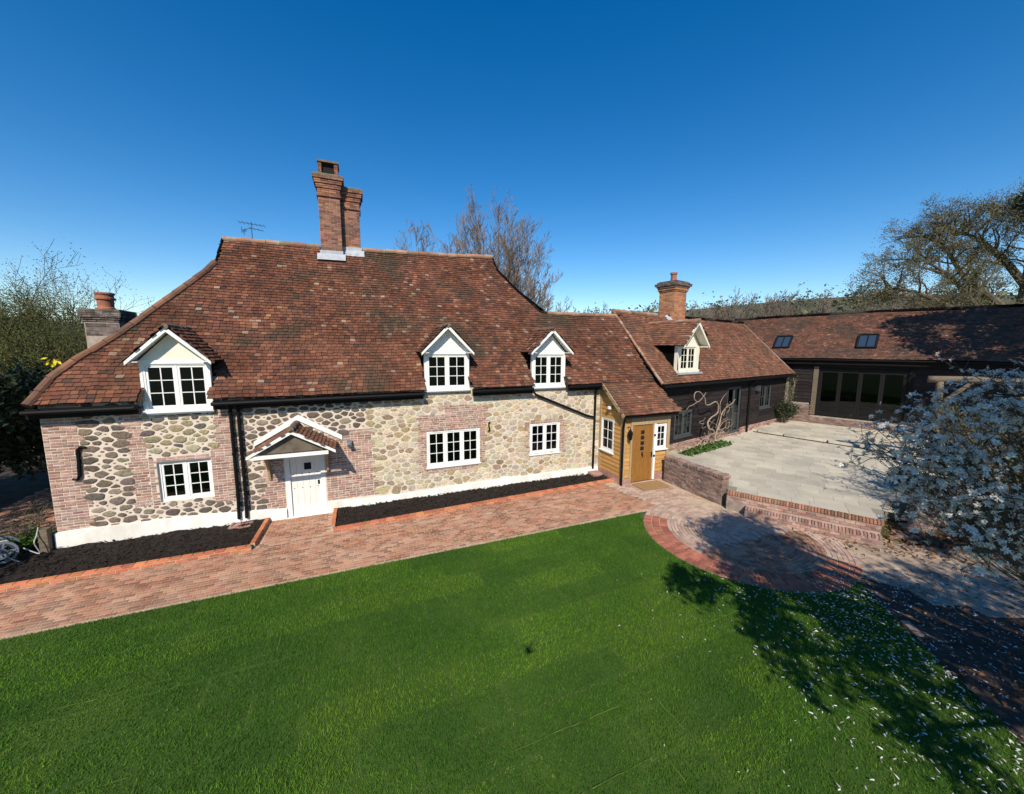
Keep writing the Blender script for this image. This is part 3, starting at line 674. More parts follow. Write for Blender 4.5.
# rubble stones packed between them
def stones():
    mb = MB(); mb.c = []; AS = 1.65
    excl = [(a-.01, b+.01, c-.01, d+.01) for a, b, c, d in holes] + [(a+(0.0 if not rl else -rl*.25), b+rr*.35, c, d) for a, b, c, d, rl, rr in BZ]
    ex = np.array(excl); P = np.zeros((0, 3))
    def okz(x, z, r):
        if x-r*AS < .03 or x+r*AS > 16.72 or z-r < .42 or z+r > 3.92: return False
        dx = np.maximum(np.maximum(ex[:,0]-x, x-ex[:,1]), 0)/AS; dz = np.maximum(np.maximum(ex[:,2]-z, z-ex[:,3]), 0)
        return bool((np.hypot(dx, dz) > r*.82).all())
    pts = []; arr = np.zeros((9000, 3)); cnt = 0
    for r0, r1, n in ((.088, .108, 260), (.066, .088, 3600), (.05, .07, 12000), (.036, .05, 16000), (.012, .026, 26000)):
        for _ in range(n):
            x, z, r = rnd.uniform(0, 16.75), rnd.uniform(.4, 3.95), rnd.uniform(r0, r1)
            left = x < 7.7
            if r < .033 and rnd.random() < (.1 if left else .86): continue
            if not left and r < .05 and rnd.random() < .5: continue
            gap = (.012 if left else .007) if r > .033 else .006
            if not okz(x, z, r): continue
            A = arr[:cnt]
            if cnt and ((((A[:,0]-x)/AS)**2 + (A[:,1]-z)**2) < (A[:,2]*(1.32 if r < .033 else 1.0)+r+gap)**2).any(): continue
            arr[cnt] = (x, z, r); cnt += 1
            if cnt >= 8990: break
    A = arr[:cnt]; n = 14
    for i in range(cnt):
        x, z, r = A[i]; left = x < 7.7; D = np.hypot((A[:,0]-x)/AS, A[:,1]-z); nb = np.where((D < r*2.8+.30) & (D > 0))[0]
        rs = []; ph = rnd.uniform(-.3, .3); bx = lambda t: 1/((abs(math.cos(t+ph))**3.2 + abs(math.sin(t+ph))**3.2)**(1/3.2))
        big = r > .032
        for k in range(n):
            t = 2*math.pi*k/n; lim = r*bx(t)*(2.1 if left else 2.7)*rnd.uniform(.80, 1.0) if big else r*1.3
            for j in nb:
                vx, vz = (A[j,0]-x)/AS, A[j,1]-z; c = (vx*math.cos(t)+vz*math.sin(t))/D[j]
                if c > .05: lim = min(lim, ((D[j]**2 + r*r - A[j,2]**2)/(2*D[j]) - (.013 if left else .008))/c)
            rs.append(max(lim, r*.75))
        rs = [(rs[k-1]+6*rs[k]+rs[(k+1) % n])/8*rnd.uniform(.86, 1.03) for k in range(n)]
        # colours of the stone itself
        u = rnd.random()
        if left and not (1.98 < x < 3.55 and 2.4 < z < 3.75):
            base = (.165, .132, .106) if u < .55 else ((.225, .172, .128) if u < .85 else (.32, .262, .195))
            if not big: base = (.24, .19, .155)
        elif left: base = (.42, .37, .235) if u < .55 else ((.35, .29, .175) if u < .85 else (.15, .125, .11))
        else:
            base = (.62, .53, .37) if u < .5 else ((.54, .42, .24) if u < .68 else ((.58, .51, .39) if u < .94 else (.40, .30, .20)))
            if x < 9 and u > .6 : base = (.40, .31, .19)
        f = rnd.uniform(.78, 1.22); base = tuple(min(.8, q*f*rnd.uniform(.94, 1.06)) for q in base)
        pr = ((.020 if left else .009) if big else (.010 if left else .006))*rnd.uniform(.7, 1.3); o = len(mb.v)
        tx, tz = rnd.uniform(-.12, .12), rnd.uniform(-.12, .12)
        for sc, dy in ((1.0, .004), (.97, -pr*.45), (.82, -pr*.9), (.45, -pr*1.05)):
            for k in range(n):
                t = 2*math.pi*k/n; rr = rs[k]*sc; px, pz = rr*math.cos(t)*AS, rr*math.sin(t)
                mb.v.append((x+px, dy - (tx*px+tz*pz)*(dy < 0)*.5 + rnd.uniform(-.004, .003), z+pz)); mb.c.append(base)
        mb.v.append((x, -pr*1.06, z)); mb.c.append(base)
        for q in range(3):
            for k in range(n): mb.f.append((o+q*n+k, o+q*n+(k+1) % n, o+(q+1)*n+(k+1) % n, o+(q+1)*n+k)); mb.mi.append(0)
        for k in range(n): mb.f.append((o+3*n+k, o+3*n+(k+1) % n, o+4*n)); mb.mi.append(0)
    return mb.build('stonework', MT['stone'], wall, smooth=False)
stones()
# rendered plinth, lower at the right
ptop = [(-.03,.52),(1.8,.53),(3.7,.47),(5.18,.33)], [(6.33,.36),(8.5,.28),(12.2,.38),(16.72,.33)]
for pl in ptop:
    m = MB()
    xs = np.linspace(pl[0][0], pl[-1][0], 40)
    for i in range(39):
        a, e = xs[i], xs[i+1]; za = np.interp(a, *zip(*pl))+.012*math.sin(a*3.1); ze = np.interp(e, *zip(*pl))+.012*math.sin(e*3.1)
        m.add([(a,-.09,0),(e,-.09,0),(e,-.075,ze-.02),(a,-.075,za-.02),(a,.0,za),(e,.0,ze)], [(0,1,2,3),(3,2,5,4)])
    m.add([(xs[0],-.09,0),(xs[0],.0,0),(xs[0],.0,pl[0][1]),(xs[0],-.075,pl[0][1]-.02)], [(0,1,2,3)])
    m.add([(xs[-1],-.09,0),(xs[-1],.0,0),(xs[-1],.0,pl[-1][1]),(xs[-1],-.075,pl[-1][1]-.02)], [(0,3,2,1)])
    m.build('plinth', MT['plinth'], wall)
window(cot, *BAY, .075, 2, 2, 3, label='white two light casement window left of the drainpipes')
window(cot, *CEN, .02, 3, 2, 3, label='white three light casement window in brick surround')
window(cot, *RIG, .02, 2, 2, 3, label='small white two light casement window in pale stone')
# front door
df = MB(); df.box(5.20, 5.33, -.01, .12, 0.02, 2.0); df.box(6.18, 6.31, -.01, .12, 0.02, 2.0); df.box(5.33, 6.18, -.01, .12, 1.9, 2.0)
df.box(5.16, 6.35, -.10, .1, 0, .03)
door = MB(); n = 5
for i in range(n): a = 5.335+.84*i/n; door.box(a+.002, a+.84/n-.002, .045, .09, .035, 1.895)
dr = door.build('front_door', MT['doorw'], cot, bevel=.004); dr['label'] = 'cream plank front door with small square window'
df.build('door_frame', MT['white'], dr)
m = MB(); m.box(5.72, 5.92, .033, .05, 1.50, 1.72); m.build('peep_window', MT['dark'], dr)
m = MB()
for a, e, c, d in ((5.70,5.94,1.48,1.50),(5.70,5.94,1.72,1.74),(5.70,5.72,1.50,1.72),(5.92,5.94,1.50,1.72)): m.box(a, e, .03, .05, c, d)
m.build('peep_frame', MT['doorw'], dr)
for z in (.92, 1.38):
    for i in range(4): c = 5.42+.22*i; m = MB(); m.lathe((c, .045, z), [(.013, -.013), (.013, .013)], 8); m.build('door_stud', MT['ajoin'], dr)
m = MB(); m.box(6.08, 6.13, .02, .05, .99, 1.12); m.tube([(6.105,.0,1.04),(6.105,.045,1.04)], .022, 8); m.build('handle', MT['black'], dr)

# gabled canopy over the door
CU, CF = 5.60, -1.10
cn = MB(); hz, hs, he = 3.02, 1.08, 2.36   # peak height, half span, eaves height
sl_ = Vector((hs, 0, he-hz)); L = sl_.length
cano = MB()
for sgn in (-1, 1):
    cano.prism([(CU, CF+.03, hz-.05), (CU+sgn*hs, CF+.03, he-.05), (CU+sgn*hs, CF+.03, he-.09), (CU, CF+.03, hz-.09)], (0,1,0), -CF-.03)
canopy = cano.build('door_canopy', MT['timber'], cot); canopy['label'] = 'small tiled gable canopy over the front door'
for sgn in (-1, 1):
    tiles('canopy_tiles', (CU+sgn*hs, CF, he-.04), (0,1,0), (-sgn*hs, 0, hz-he), [(0,0),(-CF-.0,0),(-CF-.0,L),(0,L)], MT['tile2'], canopy, .11, .15, thick=.015)
m = MB()
for sgn in (-1, 1):
    m.prism([(CU, CF, hz-.02), (CU+sgn*hs*1.03, CF, he-.03), (CU+sgn*hs*1.03, CF, he-.11), (CU, CF, hz-.13)], (0,1,0), .03)
m.box(CU-hs*.93, CU+hs*.85, CF+.035, CF+.10, he-.14, he-.04); m.build('bargeboard', MT['white'], canopy)
m = MB()
for sgn in (-1, 1):
    m.prism([(CU+.06, -.05, hz+.06), (CU+.06+sgn*(hs+.12), -.05, he+.02), (CU+.06+sgn*(hs+.12), -.05, he+.17), (CU+.06, -.05, hz+.25)], (0,1,0), .045)
m.build('flashing', MT['white'], canopy)
m = MB(); m.prism([(CU-hs*.86, CF+.14, he-.02), (CU+hs*.86, CF+.14, he-.02), (CU, CF+.14, hz-.12)], (0,1,0), .03); m.build('canopy_shade_board', MT['barkd'], canopy)  # dark board added to stand for the shadow inside the canopy gable
ridge_tiles('canopy_ridge', [(CU, CF-.02, hz+.0), (CU, -.02, hz+.0)], .085, MT['cap'], canopy, .3)
for sgn in (-1, 1):
    x = CU + sgn*.80; m = MB()
    arc = [(x, -.02, 1.35), (x, -.10, 1.62), (x, -.28, 1.92), (x, -.52, 2.14), (x, -.8, 2.25)]
    for p, q in zip(arc[:-1], arc[1:]): m.bar(p, q, .06, .09)
    m.bar((x, -.02, 2.26), (x, CF+.06, 2.26), .07, .07); m.bar((x, -.025, 1.3), (x, -.025, 2.3), .07, .05)
    m.build('bracket', MT['oakp'], canopy)

# main roof
TA = math.atan(1.267); RUP = Vector((0, math.cos(TA), math.sin(TA))); EZ = 3.88
def rwarp(x, s): return .045*math.sin(x*.62+1)*math.sin(s*.5+.4) - .05*math.sin(min(1, max(0, (x-3)/10.3))*math.pi)*min(1, s/5) + .012*math.sin(x*1.9+s) + .04*max(0, 1-s/.9) + .006*(x-8)*max(0, 1-s/4)
main_poly = [(.03,0), (.24,.75), (.55,1.3), (1.27,2.26), (2.27,3.88), (2.88,4.98), (3.09,5.49), (3.13,6.16), (3.17,6.69), (4.6,6.70), (7.0,6.78), (10.0,6.92), (12.2,7.10), (13.39,7.15), (13.5,6.24), (14.1,5.14), (14.96,3.86), (15.32,3.75), (19.0,3.78), (19.1,2.0), (19.3,0)]
DU = [(2.04, 3.58), (9.5, 11.1), (13.54, 15.02)]
def dskip(x, s):
    for i, (a, b) in enumerate(DU):
        c, h = (a+b)/2, (b-a)/2
        if abs(x-c) < h-.02 and s < ((4.93, 5.17, 5.17)[i] + .9*(1-abs(x-c)/(h+.1)) - .12 - EZ)/.785: return True
    return False
roof = deck('roof', (0,-.3,EZ), (1,0,0), RUP, main_poly, cot, skip=dskip, warp=rwarp, sub=.21)
tiles('roof_tiles', (0,-.3,EZ), (1,0,0), RUP, main_poly, MT['tile'], roof, skip=dskip, warp=rwarp)
# hidden slopes: hips and back
m = MB(); 
m.add([(-.1,-.3,EZ),(3.05,3.1,8.2),(3.15,3.85,9.1),(3.15,4.6,9.1),(3.05,5.2,8.2),(-.1,8.6,EZ)], [(0,5,4,3,2,1)])
m.add([(13.3,4,9.35),(13.55,3.4,8.6),(15.3,2.0,6.85),(15.3,6.3,6.85),(13.55,5.0,8.6)], [(0,1,2,3,4)])
m.add([(-.1,8.6,EZ),(3.05,5.2,8.2),(3.15,3.85,9.1),(13.3,4.1,9.45),(15.3,6.3,6.85),(17,8.6,EZ)], [(0,5,4,3,2,1)])
m.add([(15.0,2.0,6.9),(19.2,2.0,6.95),(19.2,5,4.0),(15.0,5,4.0)], [(0,1,2,3)])
m.build('back_slopes', MT['tile'], roof)
def rp(x, s): 
    n_ = Vector((1,0,0)).cross(RUP); p = Vector((x, -.3, EZ)) + RUP*s + n_*(rwarp(x, s)+.02); return p
ridge_tiles('ridge_tiles', [rp(3.15,6.70), rp(6.25,6.79)], .10, MT['ridge'], roof); ridge_tiles('ridge_tiles', [rp(7.8,6.86), rp(10.5,7.0), rp(13.42,7.16)], .10, MT['ridge'], roof)
ridge_tiles('ridge_tiles', [rp(15.25,3.80), rp(18.9,3.80)], .09, MT['ridge'], roof)
ridge_tiles('hip_tiles', [rp(-.0,-.02), rp(.22,.75), rp(.55,1.3), rp(1.27,2.26), rp(2.27,3.88), rp(2.88,4.98), rp(3.09,5.49)], .105, MT['hip'], roof, .42)
ridge_tiles('hip_tiles', [rp(13.5,6.24), rp(14.1,5.14), rp(14.96,3.86), rp(15.32,3.8)], .06, MT['tile'], roof, .3)
ridge_tiles('verge_tiles', [rp(3.09,5.49), rp(3.13,6.16), rp(3.17,6.70)], .045, MT['tile'], roof, .2); ridge_tiles('verge_tiles', [rp(13.41,7.15), rp(13.5,6.24)], .045, MT['tile'], roof, .2)
# porch catslide
PT = math.atan2(1.16, 1.50); PUP = Vector((0, math.cos(PT), math.sin(PT))); PL = math.hypot(1.16, 1.50)
pwarp = lambda x, s: .014*math.sin(x*2.1+s*.8) + .03*max(0, 1-s/.7)
porch_poly = [(16.62,0), (19.5,0), (19.32,PL+.1), (16.60,PL+.1)]
pr = deck('porch_roof', (0,-1.78,2.80), (1,0,0), PUP, porch_poly, cot, warp=pwarp, sub=.2)
tiles('porch_tiles', (0,-1.78,2.80), (1,0,0), PUP, porch_poly, MT['tile2'], pr, warp=pwarp)
def pp(x, s): return Vector((x,-1.78,2.80)) + PUP*s
m = MB(); m.bar(pp(16.60,.02)+Vector((0,0,-.05)), pp(16.60,PL)+Vector((0,0,-.05)), .04, .13); m.build('bargeboard', MT['oakp'], pr)
m = MB(); m.bar(pp(16.45,PL+.0), pp(16.75,PL+.04), .12, .05); m.build('lead_saddle', MT['lead'], pr)
m = MB(); m.box(16.68, 19.36, -1.72, -1.66, 2.68, 2.80); m.build('fascia', MT['tar'], pr)

# gutters, and a black fascia that also paints in the eaves shadow, broken by dormers
def gut(u0, u1, d=-.36, z=EZ-.10):
    zz = lambda u: z + .008*(u-8)
    m.tube([(u0, d, zz(u0)), (u1, d, zz(u1))], .055, 8)
    m.bar((u0, d+.14, zz(u0)-.05), (u1, d+.14, zz(u1)-.05), .05, .25)
    for k in range(int((u1-u0)/.9)): u = u0+.3+k*.9; m.bar((u, d, zz(u)-.03), (u, d+.33, zz(u)-.13), .025, .04)
for a_, b_ in ((-.1, 2.0), (3.62, 9.44), (11.16, 13.5), (15.08, 16.6)): m = MB(); gut(a_, b_); m.build('gutter', MT['black'], cot)
for u in (3.97, 4.16):
    m = MB(); m.tube([(u,-.36,3.76),(u,-.30,3.66),(u,-.09 if u < 4 else -.10,3.56),(u,-.10,.9),(u-.01,-.14,.25)], .045, 8)
    for z in (3.4, 2.2, .95): m.tube([(u,-.10,z),(u,-.10,z+.06)], .056, 8)
    m.build('downpipe', MT['black'], cot)
m = MB(); m.tube([(16.5,-.36,3.82),(16.48,-.28,3.72),(16.46,-.09,3.60),(16.44,-.09,.30)], .045, 8); m.tube([(16.44,-.09,2.5),(16.1,-.09,2.58),(13.72,-.10,3.56),(13.5,-.32,3.72)], .045, 8)
for z in (3.3, 1.2): m.tube([(16.45,-.09,z),(16.45,-.09,z+.06)], .056, 8)
m.build('downpipe', MT['black'], cot)
m = MB(); m.box(3.75, 4.32, -.5, -.08, .03, .13); m.build('gully', MT['wbrick'], cot); m = MB(); m.box(16.2, 16.65, -.5, -.08, .03, .2); m.build('gully', MT['wbrick'], cot)
# wrought iron wall ties
m = MB(); m.tube([(.78,-.05,2.72),(.70,-.05,2.74),(.63,-.05,2.66),(.62,-.05,2.3),(.60,-.05,1.98),(.55,-.05,1.88),(.46,-.05,1.90)], [.03,.035,.04,.04,.04,.035,.03], 8); m.build('wall_tie', MT['black'], cot)
m = MB(); m.tube([(11.88,-.05,2.62),(11.82,-.05,2.58),(11.83,-.05,2.44),(11.86,-.05,2.32),(11.80,-.05,2.27)], .028, 8); m.build('wall_tie', MT['black'], cot)
m = MB(); m.box(7.0, 7.14, -.14, -.02, 2.18, 2.34); m.tube([(7.07,-.14,2.26),(7.07,-.24,2.20)], [.06,.075], 10); m.build('wall_light', MT['gplast'], cot)
m = MB(); m.bar((.2,-.02,3.70),(3.9,-.02,3.72), .015, .015); m.build('cable', MT['black'], cot)

# dormers
def dormer(u0, u1, zb, zh, peak, foot, lab, first=False, dep=1.5):
    yf = -.04
    cx = (u0+u1)/2; m = MB()
    m.add([(u0,yf,zh),(u1,yf,zh),(u1+.0,yf,zh+.03),(cx,yf,peak-.10),(u0,yf,zh+.03)], [(0,1,2,3,4)])
    d = m.build('dormer', MT['cream' if first else 'white'], cot); d['label'] = lab
    for u in (u0, u1):
        m = MB(); m.add([(u,yf+.02,zb),(u,dep*.62,zh+.05),(u,yf+.02,zh+.05)], [(0,1,2)]); m.build('cheek', MT['tile2'], d)
    m = MB(); m.box(u0-.01, u0+.055, yf-.02, yf+.1, zb, zh); m.box(u1-.055, u1+.01, yf-.02, yf+.1, zb, zh); m.box(u0, u1, yf-.035, yf-.002, zh-.07, zh+.03); m.box(u0-.03, u1+.03, yf-.08, yf+.1, zb-.03, zb+.05)
    m.build('surround', MT['white'], d)
    m = MB(); m.box(u0-.03, u1+.03, yf-.07, yf+.1, zb-.07, zb-.032); m.build('lead_apron', MT['gplast'], d)
    window(d.parent, u0+.055, u1-.055, zb+.05, zh-.07, yf+.0, 2, 2, 3, name='dormer_window', sill=False, fw=.045, back=.5)
    hs_ = (foot[1]-foot[0])/2; c2 = (foot[0]+foot[1])/2; of = -.34; fz = foot[2]
    m = MB()
    for sg in (-1, 1):
        e = Vector((sg*hs_, 0, fz-peak)); e2 = e.normalized()
        p0 = Vector((c2, of, peak)); p1 = p0 + e; q = Vector((0,0,-.13))
        m.prism([p0, p1, p1 + Vector((0,0,-.09)), p0 + q], (0,1,0), .035)
        m.prism([p0+Vector((0,.04,-.05)), p1+Vector((-sg*.02,.04,-.03)), p1+Vector((-sg*.02,.04,-.055)), p0+Vector((0,.04,-.075))], (0,1,0), .34)
        m.box(min(c2+sg*hs_*.72, c2+sg*hs_), max(c2+sg*hs_*.72, c2+sg*hs_), of+.04, -.04, fz-.02, fz+.0)
    m.build('bargeboard', MT['white'], d)
    L_ = math.hypot(hs_, peak-fz)
    for sg in (-1, 1):
        org = (c2+sg*(hs_+.04), of-.02, fz-.0); upv = (-sg*hs_, 0, peak-fz)
        back_top = (peak-EZ)/1.267 - .3 - of + .25; back_bot = (fz-EZ)/1.267 - .3 - of + .25
        tiles('dormer_tiles', org, (0,1,0), upv, [(0,0),(back_bot,0),(back_top,L_+.05),(0,L_+.05)], MT['tile'], d, .13, .17, thick=.016)
    ridge_tiles('dormer_ridge', [(c2, of-.03, peak+.0), (c2, (peak-EZ)/1.267-.25, peak+.0)], .075, MT['cap'], d, .3)
    return d
dormer(2.06, 3.57, 3.56, 4.93, 5.84, (1.88, 3.70, 4.93), 'larger leftmost white dormer in tiled roof', True)
dormer(9.53, 11.08, 3.86, 5.18, 6.10, (9.40, 11.20, 5.17), 'middle white dormer in tiled roof')
dormer(13.57, 15.0, 3.83, 5.16, 6.06, (13.42, 15.20, 5.17), 'rightmost white dormer in tiled roof')

# main chimney: two joined brick flues
ch = MB(); ch.box(6.32, 7.06, 3.55, 4.35, 8.2, 11.75); ch.box(7.08, 7.74, 3.85, 4.5, 8.2, 11.45)
chim = ch.build('chimney', MT['cmort'], cot); chim['label'] = 'tall twin flue brick chimney on the cottage ridge'
m = brick_box(6.32, 7.06, 3.55, 4.35, 8.75, 11.15); brick_box(7.08, 7.74, 3.85, 4.5, 8.85, 10.95, mb=m)
z = corbel(m, 6.32, 7.06, 3.55, 4.35, 10.98, (.05, .015, .015, .015, .05, .06, .10, .11, .15)); zc1 = z
z = corbel(m, 7.08, 7.74, 3.85, 4.5, 10.72, (.05, .015, .015, .015, .05, .06, .10, .11, .15)); zc2 = z
m.build('bricks', MT['cbrick'], chim)
m = MB()
for x0, x1, y0, y1, zz in ((6.32,7.06,3.55,4.35,zc1), (7.08,7.74,3.85,4.5,zc2)):
    m.add([(x0-.16,y0-.16,zz-.01),(x1+.16,y0-.16,zz-.01),(x1+.16,y1+.16,zz-.01),(x0-.16,y1+.16,zz-.01),(x0-.17,y0-.17,zz+.06),(x1+.17,y0-.17,zz+.06),(x1+.17,y1+.17,zz+.06),(x0-.17,y1+.17,zz+.06),(x0,y0,zz+.16),(x1,y0,zz+.16),(x1,y1,zz+.16),(x0,y1,zz+.16)],
          [(0,1,5,4),(1,2,6,5),(2,3,7,6),(3,0,4,7),(4,5,9,8),(5,6,10,9),(6,7,11,10),(7,4,8,11),(8,9,10,11)])
m.build('cap', MT['cap'], chim)
zt = zc1+.15
for x in (6.42, 6.98): 
    for y in (3.68, 4.2): m = MB(); brick_box(x-.06, x+.06, y-.06, y+.06, zt, zt+.42, .12, .075, mb=m); m.box(x-.055, x+.055, y-.055, y+.055, zt, zt+.42); m.build('cowl_pier', MT['cbrick'], chim)
m = MB(); m.box(6.34, 7.08, 3.58, 4.3, zt+.42, zt+.49); m.build('cowl_slab', MT['cap'], chim); m = MB(); m.box(6.47, 6.93, 3.72, 4.16, zt, zt+.42); m.build('flue', MT['cowl_shade'], chim)  # inner block is coloured dark in place of the shaded cowl opening
m = MB(); 
def lead_skirt(mb, x0, x1, y0, y1, zf, slope):
    mb.add([(x0-.12,y0-.18,zf-.02-.02),(x1+.1,y0-.18,zf-.02),(x1+.1,y0-.015,zf+.24),(x0-.12,y0-.015,zf+.22)], [(0,1,2,3)])
    mb.add([(x0-.015,y0-.02,zf+.18),(x0-.015,y0+.5,zf+.5),(x0-.015,y0+.5,zf+.65),(x0-.015,y0-.02,zf+.34)], [(0,1,2,3)])
    mb.add([(x0-.02,y0-.012,zf+.05),(x1+.02,y0-.012,zf+.05),(x1+.02,y0-.012,zf+.36),(x0-.02,y0-.012,zf+.34)], [(0,1,2,3)])
lead_skirt(m, 6.30, 7.07, 3.55, 4.3, 8.68, 1); lead_skirt(m, 7.09, 7.76, 3.85, 4.5, 8.95, 1); m.build('flashing', MT['lead'], chim)
# stack on the left gable
ch = MB(); ch.box(-1.38, -.45, 5.0, 5.95, 0, 6.24); c2_ = ch.build('side_chimney', MT['cmort'], cot); c2_['label'] = 'sooty side chimney with round red pot'
m = brick_box(-1.30, -.50, 5.05, 5.9, 4.6, 6.3); brick_box(-1.36, -.46, 5.0, 5.95, 5.7, 6.2, mb=m); corbel(m, -1.36, -.46, 5.0, 5.95, 6.2, (.03, .07, .11, .11, .11)); m.build('bricks', MT['cbrick3'], c2_)
m = MB(); m.box(-1.46, -.36, 4.9, 6.05, 6.575, 6.63); m.build('cap', MT['cbrick3'], c2_)
m = MB(); m.lathe((-.88, 5.3, 6.63), [(.25,0),(.25,.06),(.215,.1),(.225,.34),(.27,.36),(.27,.42),(.235,.44),(.235,.52),(.265,.54),(.265,.60),(.20,.60),(.19,.4)], 20); m.build('chimney_pot', MT['pot'], c2_)
# TV aerial on the ridge
m = MB(); c = (4.0, 4.15, 9.2); m.tube([c, (4.0,4.15,9.92)], .014, 6)
def yagi(z, x0, x1, dirz, n, ln):
    m.tube([(4.0+x0,4.15,z), (4.0+x1,4.15,z+dirz)], .011, 5)
    for i in range(n): t = i/(n-1); x = 4.0+x0+(x1-x0)*t; m.tube([(x,4.15-ln,z+dirz*t),(x,4.15+ln,z+dirz*t)], .007, 4)
yagi(9.88, -.38, .42, -.06, 7, .2); m.tube([(4.0,4.15,9.72),(3.72,4.15,9.60)], .012, 5); yagi(9.70, -.05, .35, -.05, 4, .14)
for k in range(4): m.tube([(3.72+k*.03,4.0,9.56+k*.02),(3.72+k*.03,4.3,9.56+k*.02)], .01, 4)
for k in (-1, 1): m.tube([(3.72,4.15+k*.15,9.46),(3.72,4.15+k*.15,9.68)], .01, 4)
m.build('aerial', MT['gjoin'], cot)

# oak lobby (porch)
lob = MB(); SX = 16.80
lob.box(SX+.03, 19.15, -1.47, .0, .02, 2.6); po = None
T_side = lambda p: Vector((SX + p.y, -p.x, p.z))            # x runs towards the house front, y inward
m = MB(); m.add([(SX+.16,-1.35,0),(19.0,-1.35,0),(19.0,-1.35,2.7),(SX+.16,-1.35,2.7)], [(0,1,2,3)])
# core walls (behind the boards) with openings
m = MB(); wall_holes(m, 16.80, 19.12, .02, 2.72, [(17.25, 18.97, .02, 2.35)], -1.46, .05)
m.v = [tuple(q) for q in m.v]; k0 = len(m.v)
wall_holes(m, 0.0, 1.46, .02, 2.72, [(.12, .96, 1.16, 2.52)], .02, .10)
for i in range(k0, len(m.v)): m.v[i] = tuple(T_side(Vector(m.v[i])))
m.add([(SX+.02,0,2.72),(SX+.02,-1.46,2.72),(SX+.02,-.0,3.85)], [(0,1,2)])
lobby = m.build('oak_porch', MT['oakp'], cot); lobby['label'] = 'oak boarded entrance porch with sloping tiled roof'
top = lambda x: 2.72 + (1.47-x)*.76 + .05
boards('boards', .06, 1.40, .32, 4.1, [(.08, .99, 1.10, 2.56)], .0, MT['oak'], lobby, .17, T=T_side, top=top)
boards('boards', SX+.05, 17.19, .25, 2.7, [], -1.46, MT['oak'], lobby, .17)
boards('boards', 18.42, 19.0, .35, 1.27, [], -1.46, MT['oak'], lobby, .17)
m = MB(); m.box(SX-.03, SX+.10, -1.53, -1.40, .2, 2.74); m.box(19.0, 19.14, -1.53, -1.40, .2, 2.74); m.bar((SX-.015,-.07,.25), (SX-.015,-.07,3.78), .07, .12, up=(0,1,0)); m.box(17.17, 17.25, -1.52, -1.42, .05, 2.72); m.box(17.25, 19.0, -1.515, -1.42, 2.36, 2.72)
m.build('post', MT['oakp'], lobby)
for bx in ((SX-.04, 17.2, -1.54, -1.4, 0, .22), (SX-.05, SX+.05, -1.4, 0, 0, .3), (18.42, 19.16, -1.54, -1.4, 0, .33)): m = MB(); m.box(*bx); m.build('brick_base', MT['wbrick'], lobby)
window(cot, .12, .96, 1.16, 2.52, -.02, 1, 2, 3, name='porch_window', T=T_side, fw=.05, back=.4)
window(cot, 18.44, 18.98, 1.30, 2.32, -1.50, 1, 2, 3, name='porch_window', fw=.045, back=.4)
m = MB(); m.box(18.33, 18.42, -1.53, -1.42, .05, 2.36); m.build('door_jamb', MT['white'], lobby)
m = MB()
for i in range(5): a = 17.255+1.06*i/5; m.box(a+.002, a+1.06/5-.002, -1.47, -1.42, .05, 2.35)
m.box(17.26, 18.31, -1.485, -1.468, .05, .32); m.box(17.26, 17.40, -1.485, -1.468, .33, 2.35); m.box(18.17, 18.31, -1.485, -1.468, .33, 2.35)
od = m.build('oak_door', MT['oakd'], cot, bevel=.004); od['label'] = 'oak boarded door with four small panes'
m = MB()
for i in range(4): z = 1.32+.22*i; m.box(17.70, 17.86, -1.49, -1.475, z, z+.14)
m.build('door_panes', MT['dark'], od)
m = MB(); m.tube([(17.78,-1.5,1.12),(17.78,-1.5,1.24)], .025, 8); m.tube([(17.78,-1.5,1.15),(17.78,-1.54,1.15),(17.78,-1.54,1.05)], .014, 6); m.build('knocker', MT['black'], od)
m = MB(); m.box(18.24, 18.29, -1.51, -1.48, 1.0, 1.2); m.box(18.32,18.40,-1.545,-1.53,1.85,1.93); m.box(18.32,18.40,-1.545,-1.53,1.0,1.08); m.build('latch', MT['black'], od)
m = MB(); m.tube([(16.70,-1.72,2.68),(16.73,-1.62,2.5),(16.74,-1.58,2.3),(16.74,-1.58,.02)], .05, 8); m.build('downpipe', MT['black'], lobby)
m = MB(); m.lathe((17.02,-1.66,1.82), [(.03,0),(.075,.05),(.095,.28),(.11,.30),(.03,.42),(.02,.45)], 6); m.tube([(17.02,-1.66,2.27),(17.02,-1.6,2.34),(17.02,-1.5,2.3)], .014, 6); m.build('lantern', MT['black'], lobby)
m = MB(); m.lathe((SX-.1,-.75,2.98), [(.02,-.06),(.09,-.05),(.10,.05),(.02,.07)], 12); m.build('round_lamp', MT['lampglow'], lobby)

# ================================================================== BLACK BOARDED ANNEXE
ann = empty('boarded_annexe', tuple(AO), AA, 'long black weatherboarded annexe with tiled roof, one cream dormer and orange brick chimney', 'building')
W1, DR, W2 = (.12, 1.6, 1.2, 2.45), (5.0, 6.5, .74, 3.3), (8.95, 10.45, 1.82, 3.22)
m = MB(); wall_holes(m, -1.3, 12.7, .3, 3.9, [W1, DR, W2], 0, .12)
m.add([(-1.3,0,.0),(-1.3,5.4,.0),(-1.3,5.4,3.9),(-1.3,2.7,6.95),(-1.3,0,3.9)], [(0,1,2,3,4)]); m.add([(12.7,0,.3),(12.7,5.4,.3),(12.7,5.4,3.9),(12.7,2.7,6.95),(12.7,0,3.9)], [(4,3,2,1,0)])
m.add([(-1.3,5.4,0),(12.7,5.4,0),(12.7,5.4,3.9),(-1.3,5.4,3.9)], [(3,2,1,0)])
aw_ = m.build('wall', MT['tar'], ann)
boards('boards', -1.28, 12.62, .98, 3.72, [(a-.05, b+.05, c-.06, d+.05) for a, b, c, d in (W1, DR, W2)], 0, MT['board'], aw_, .2)
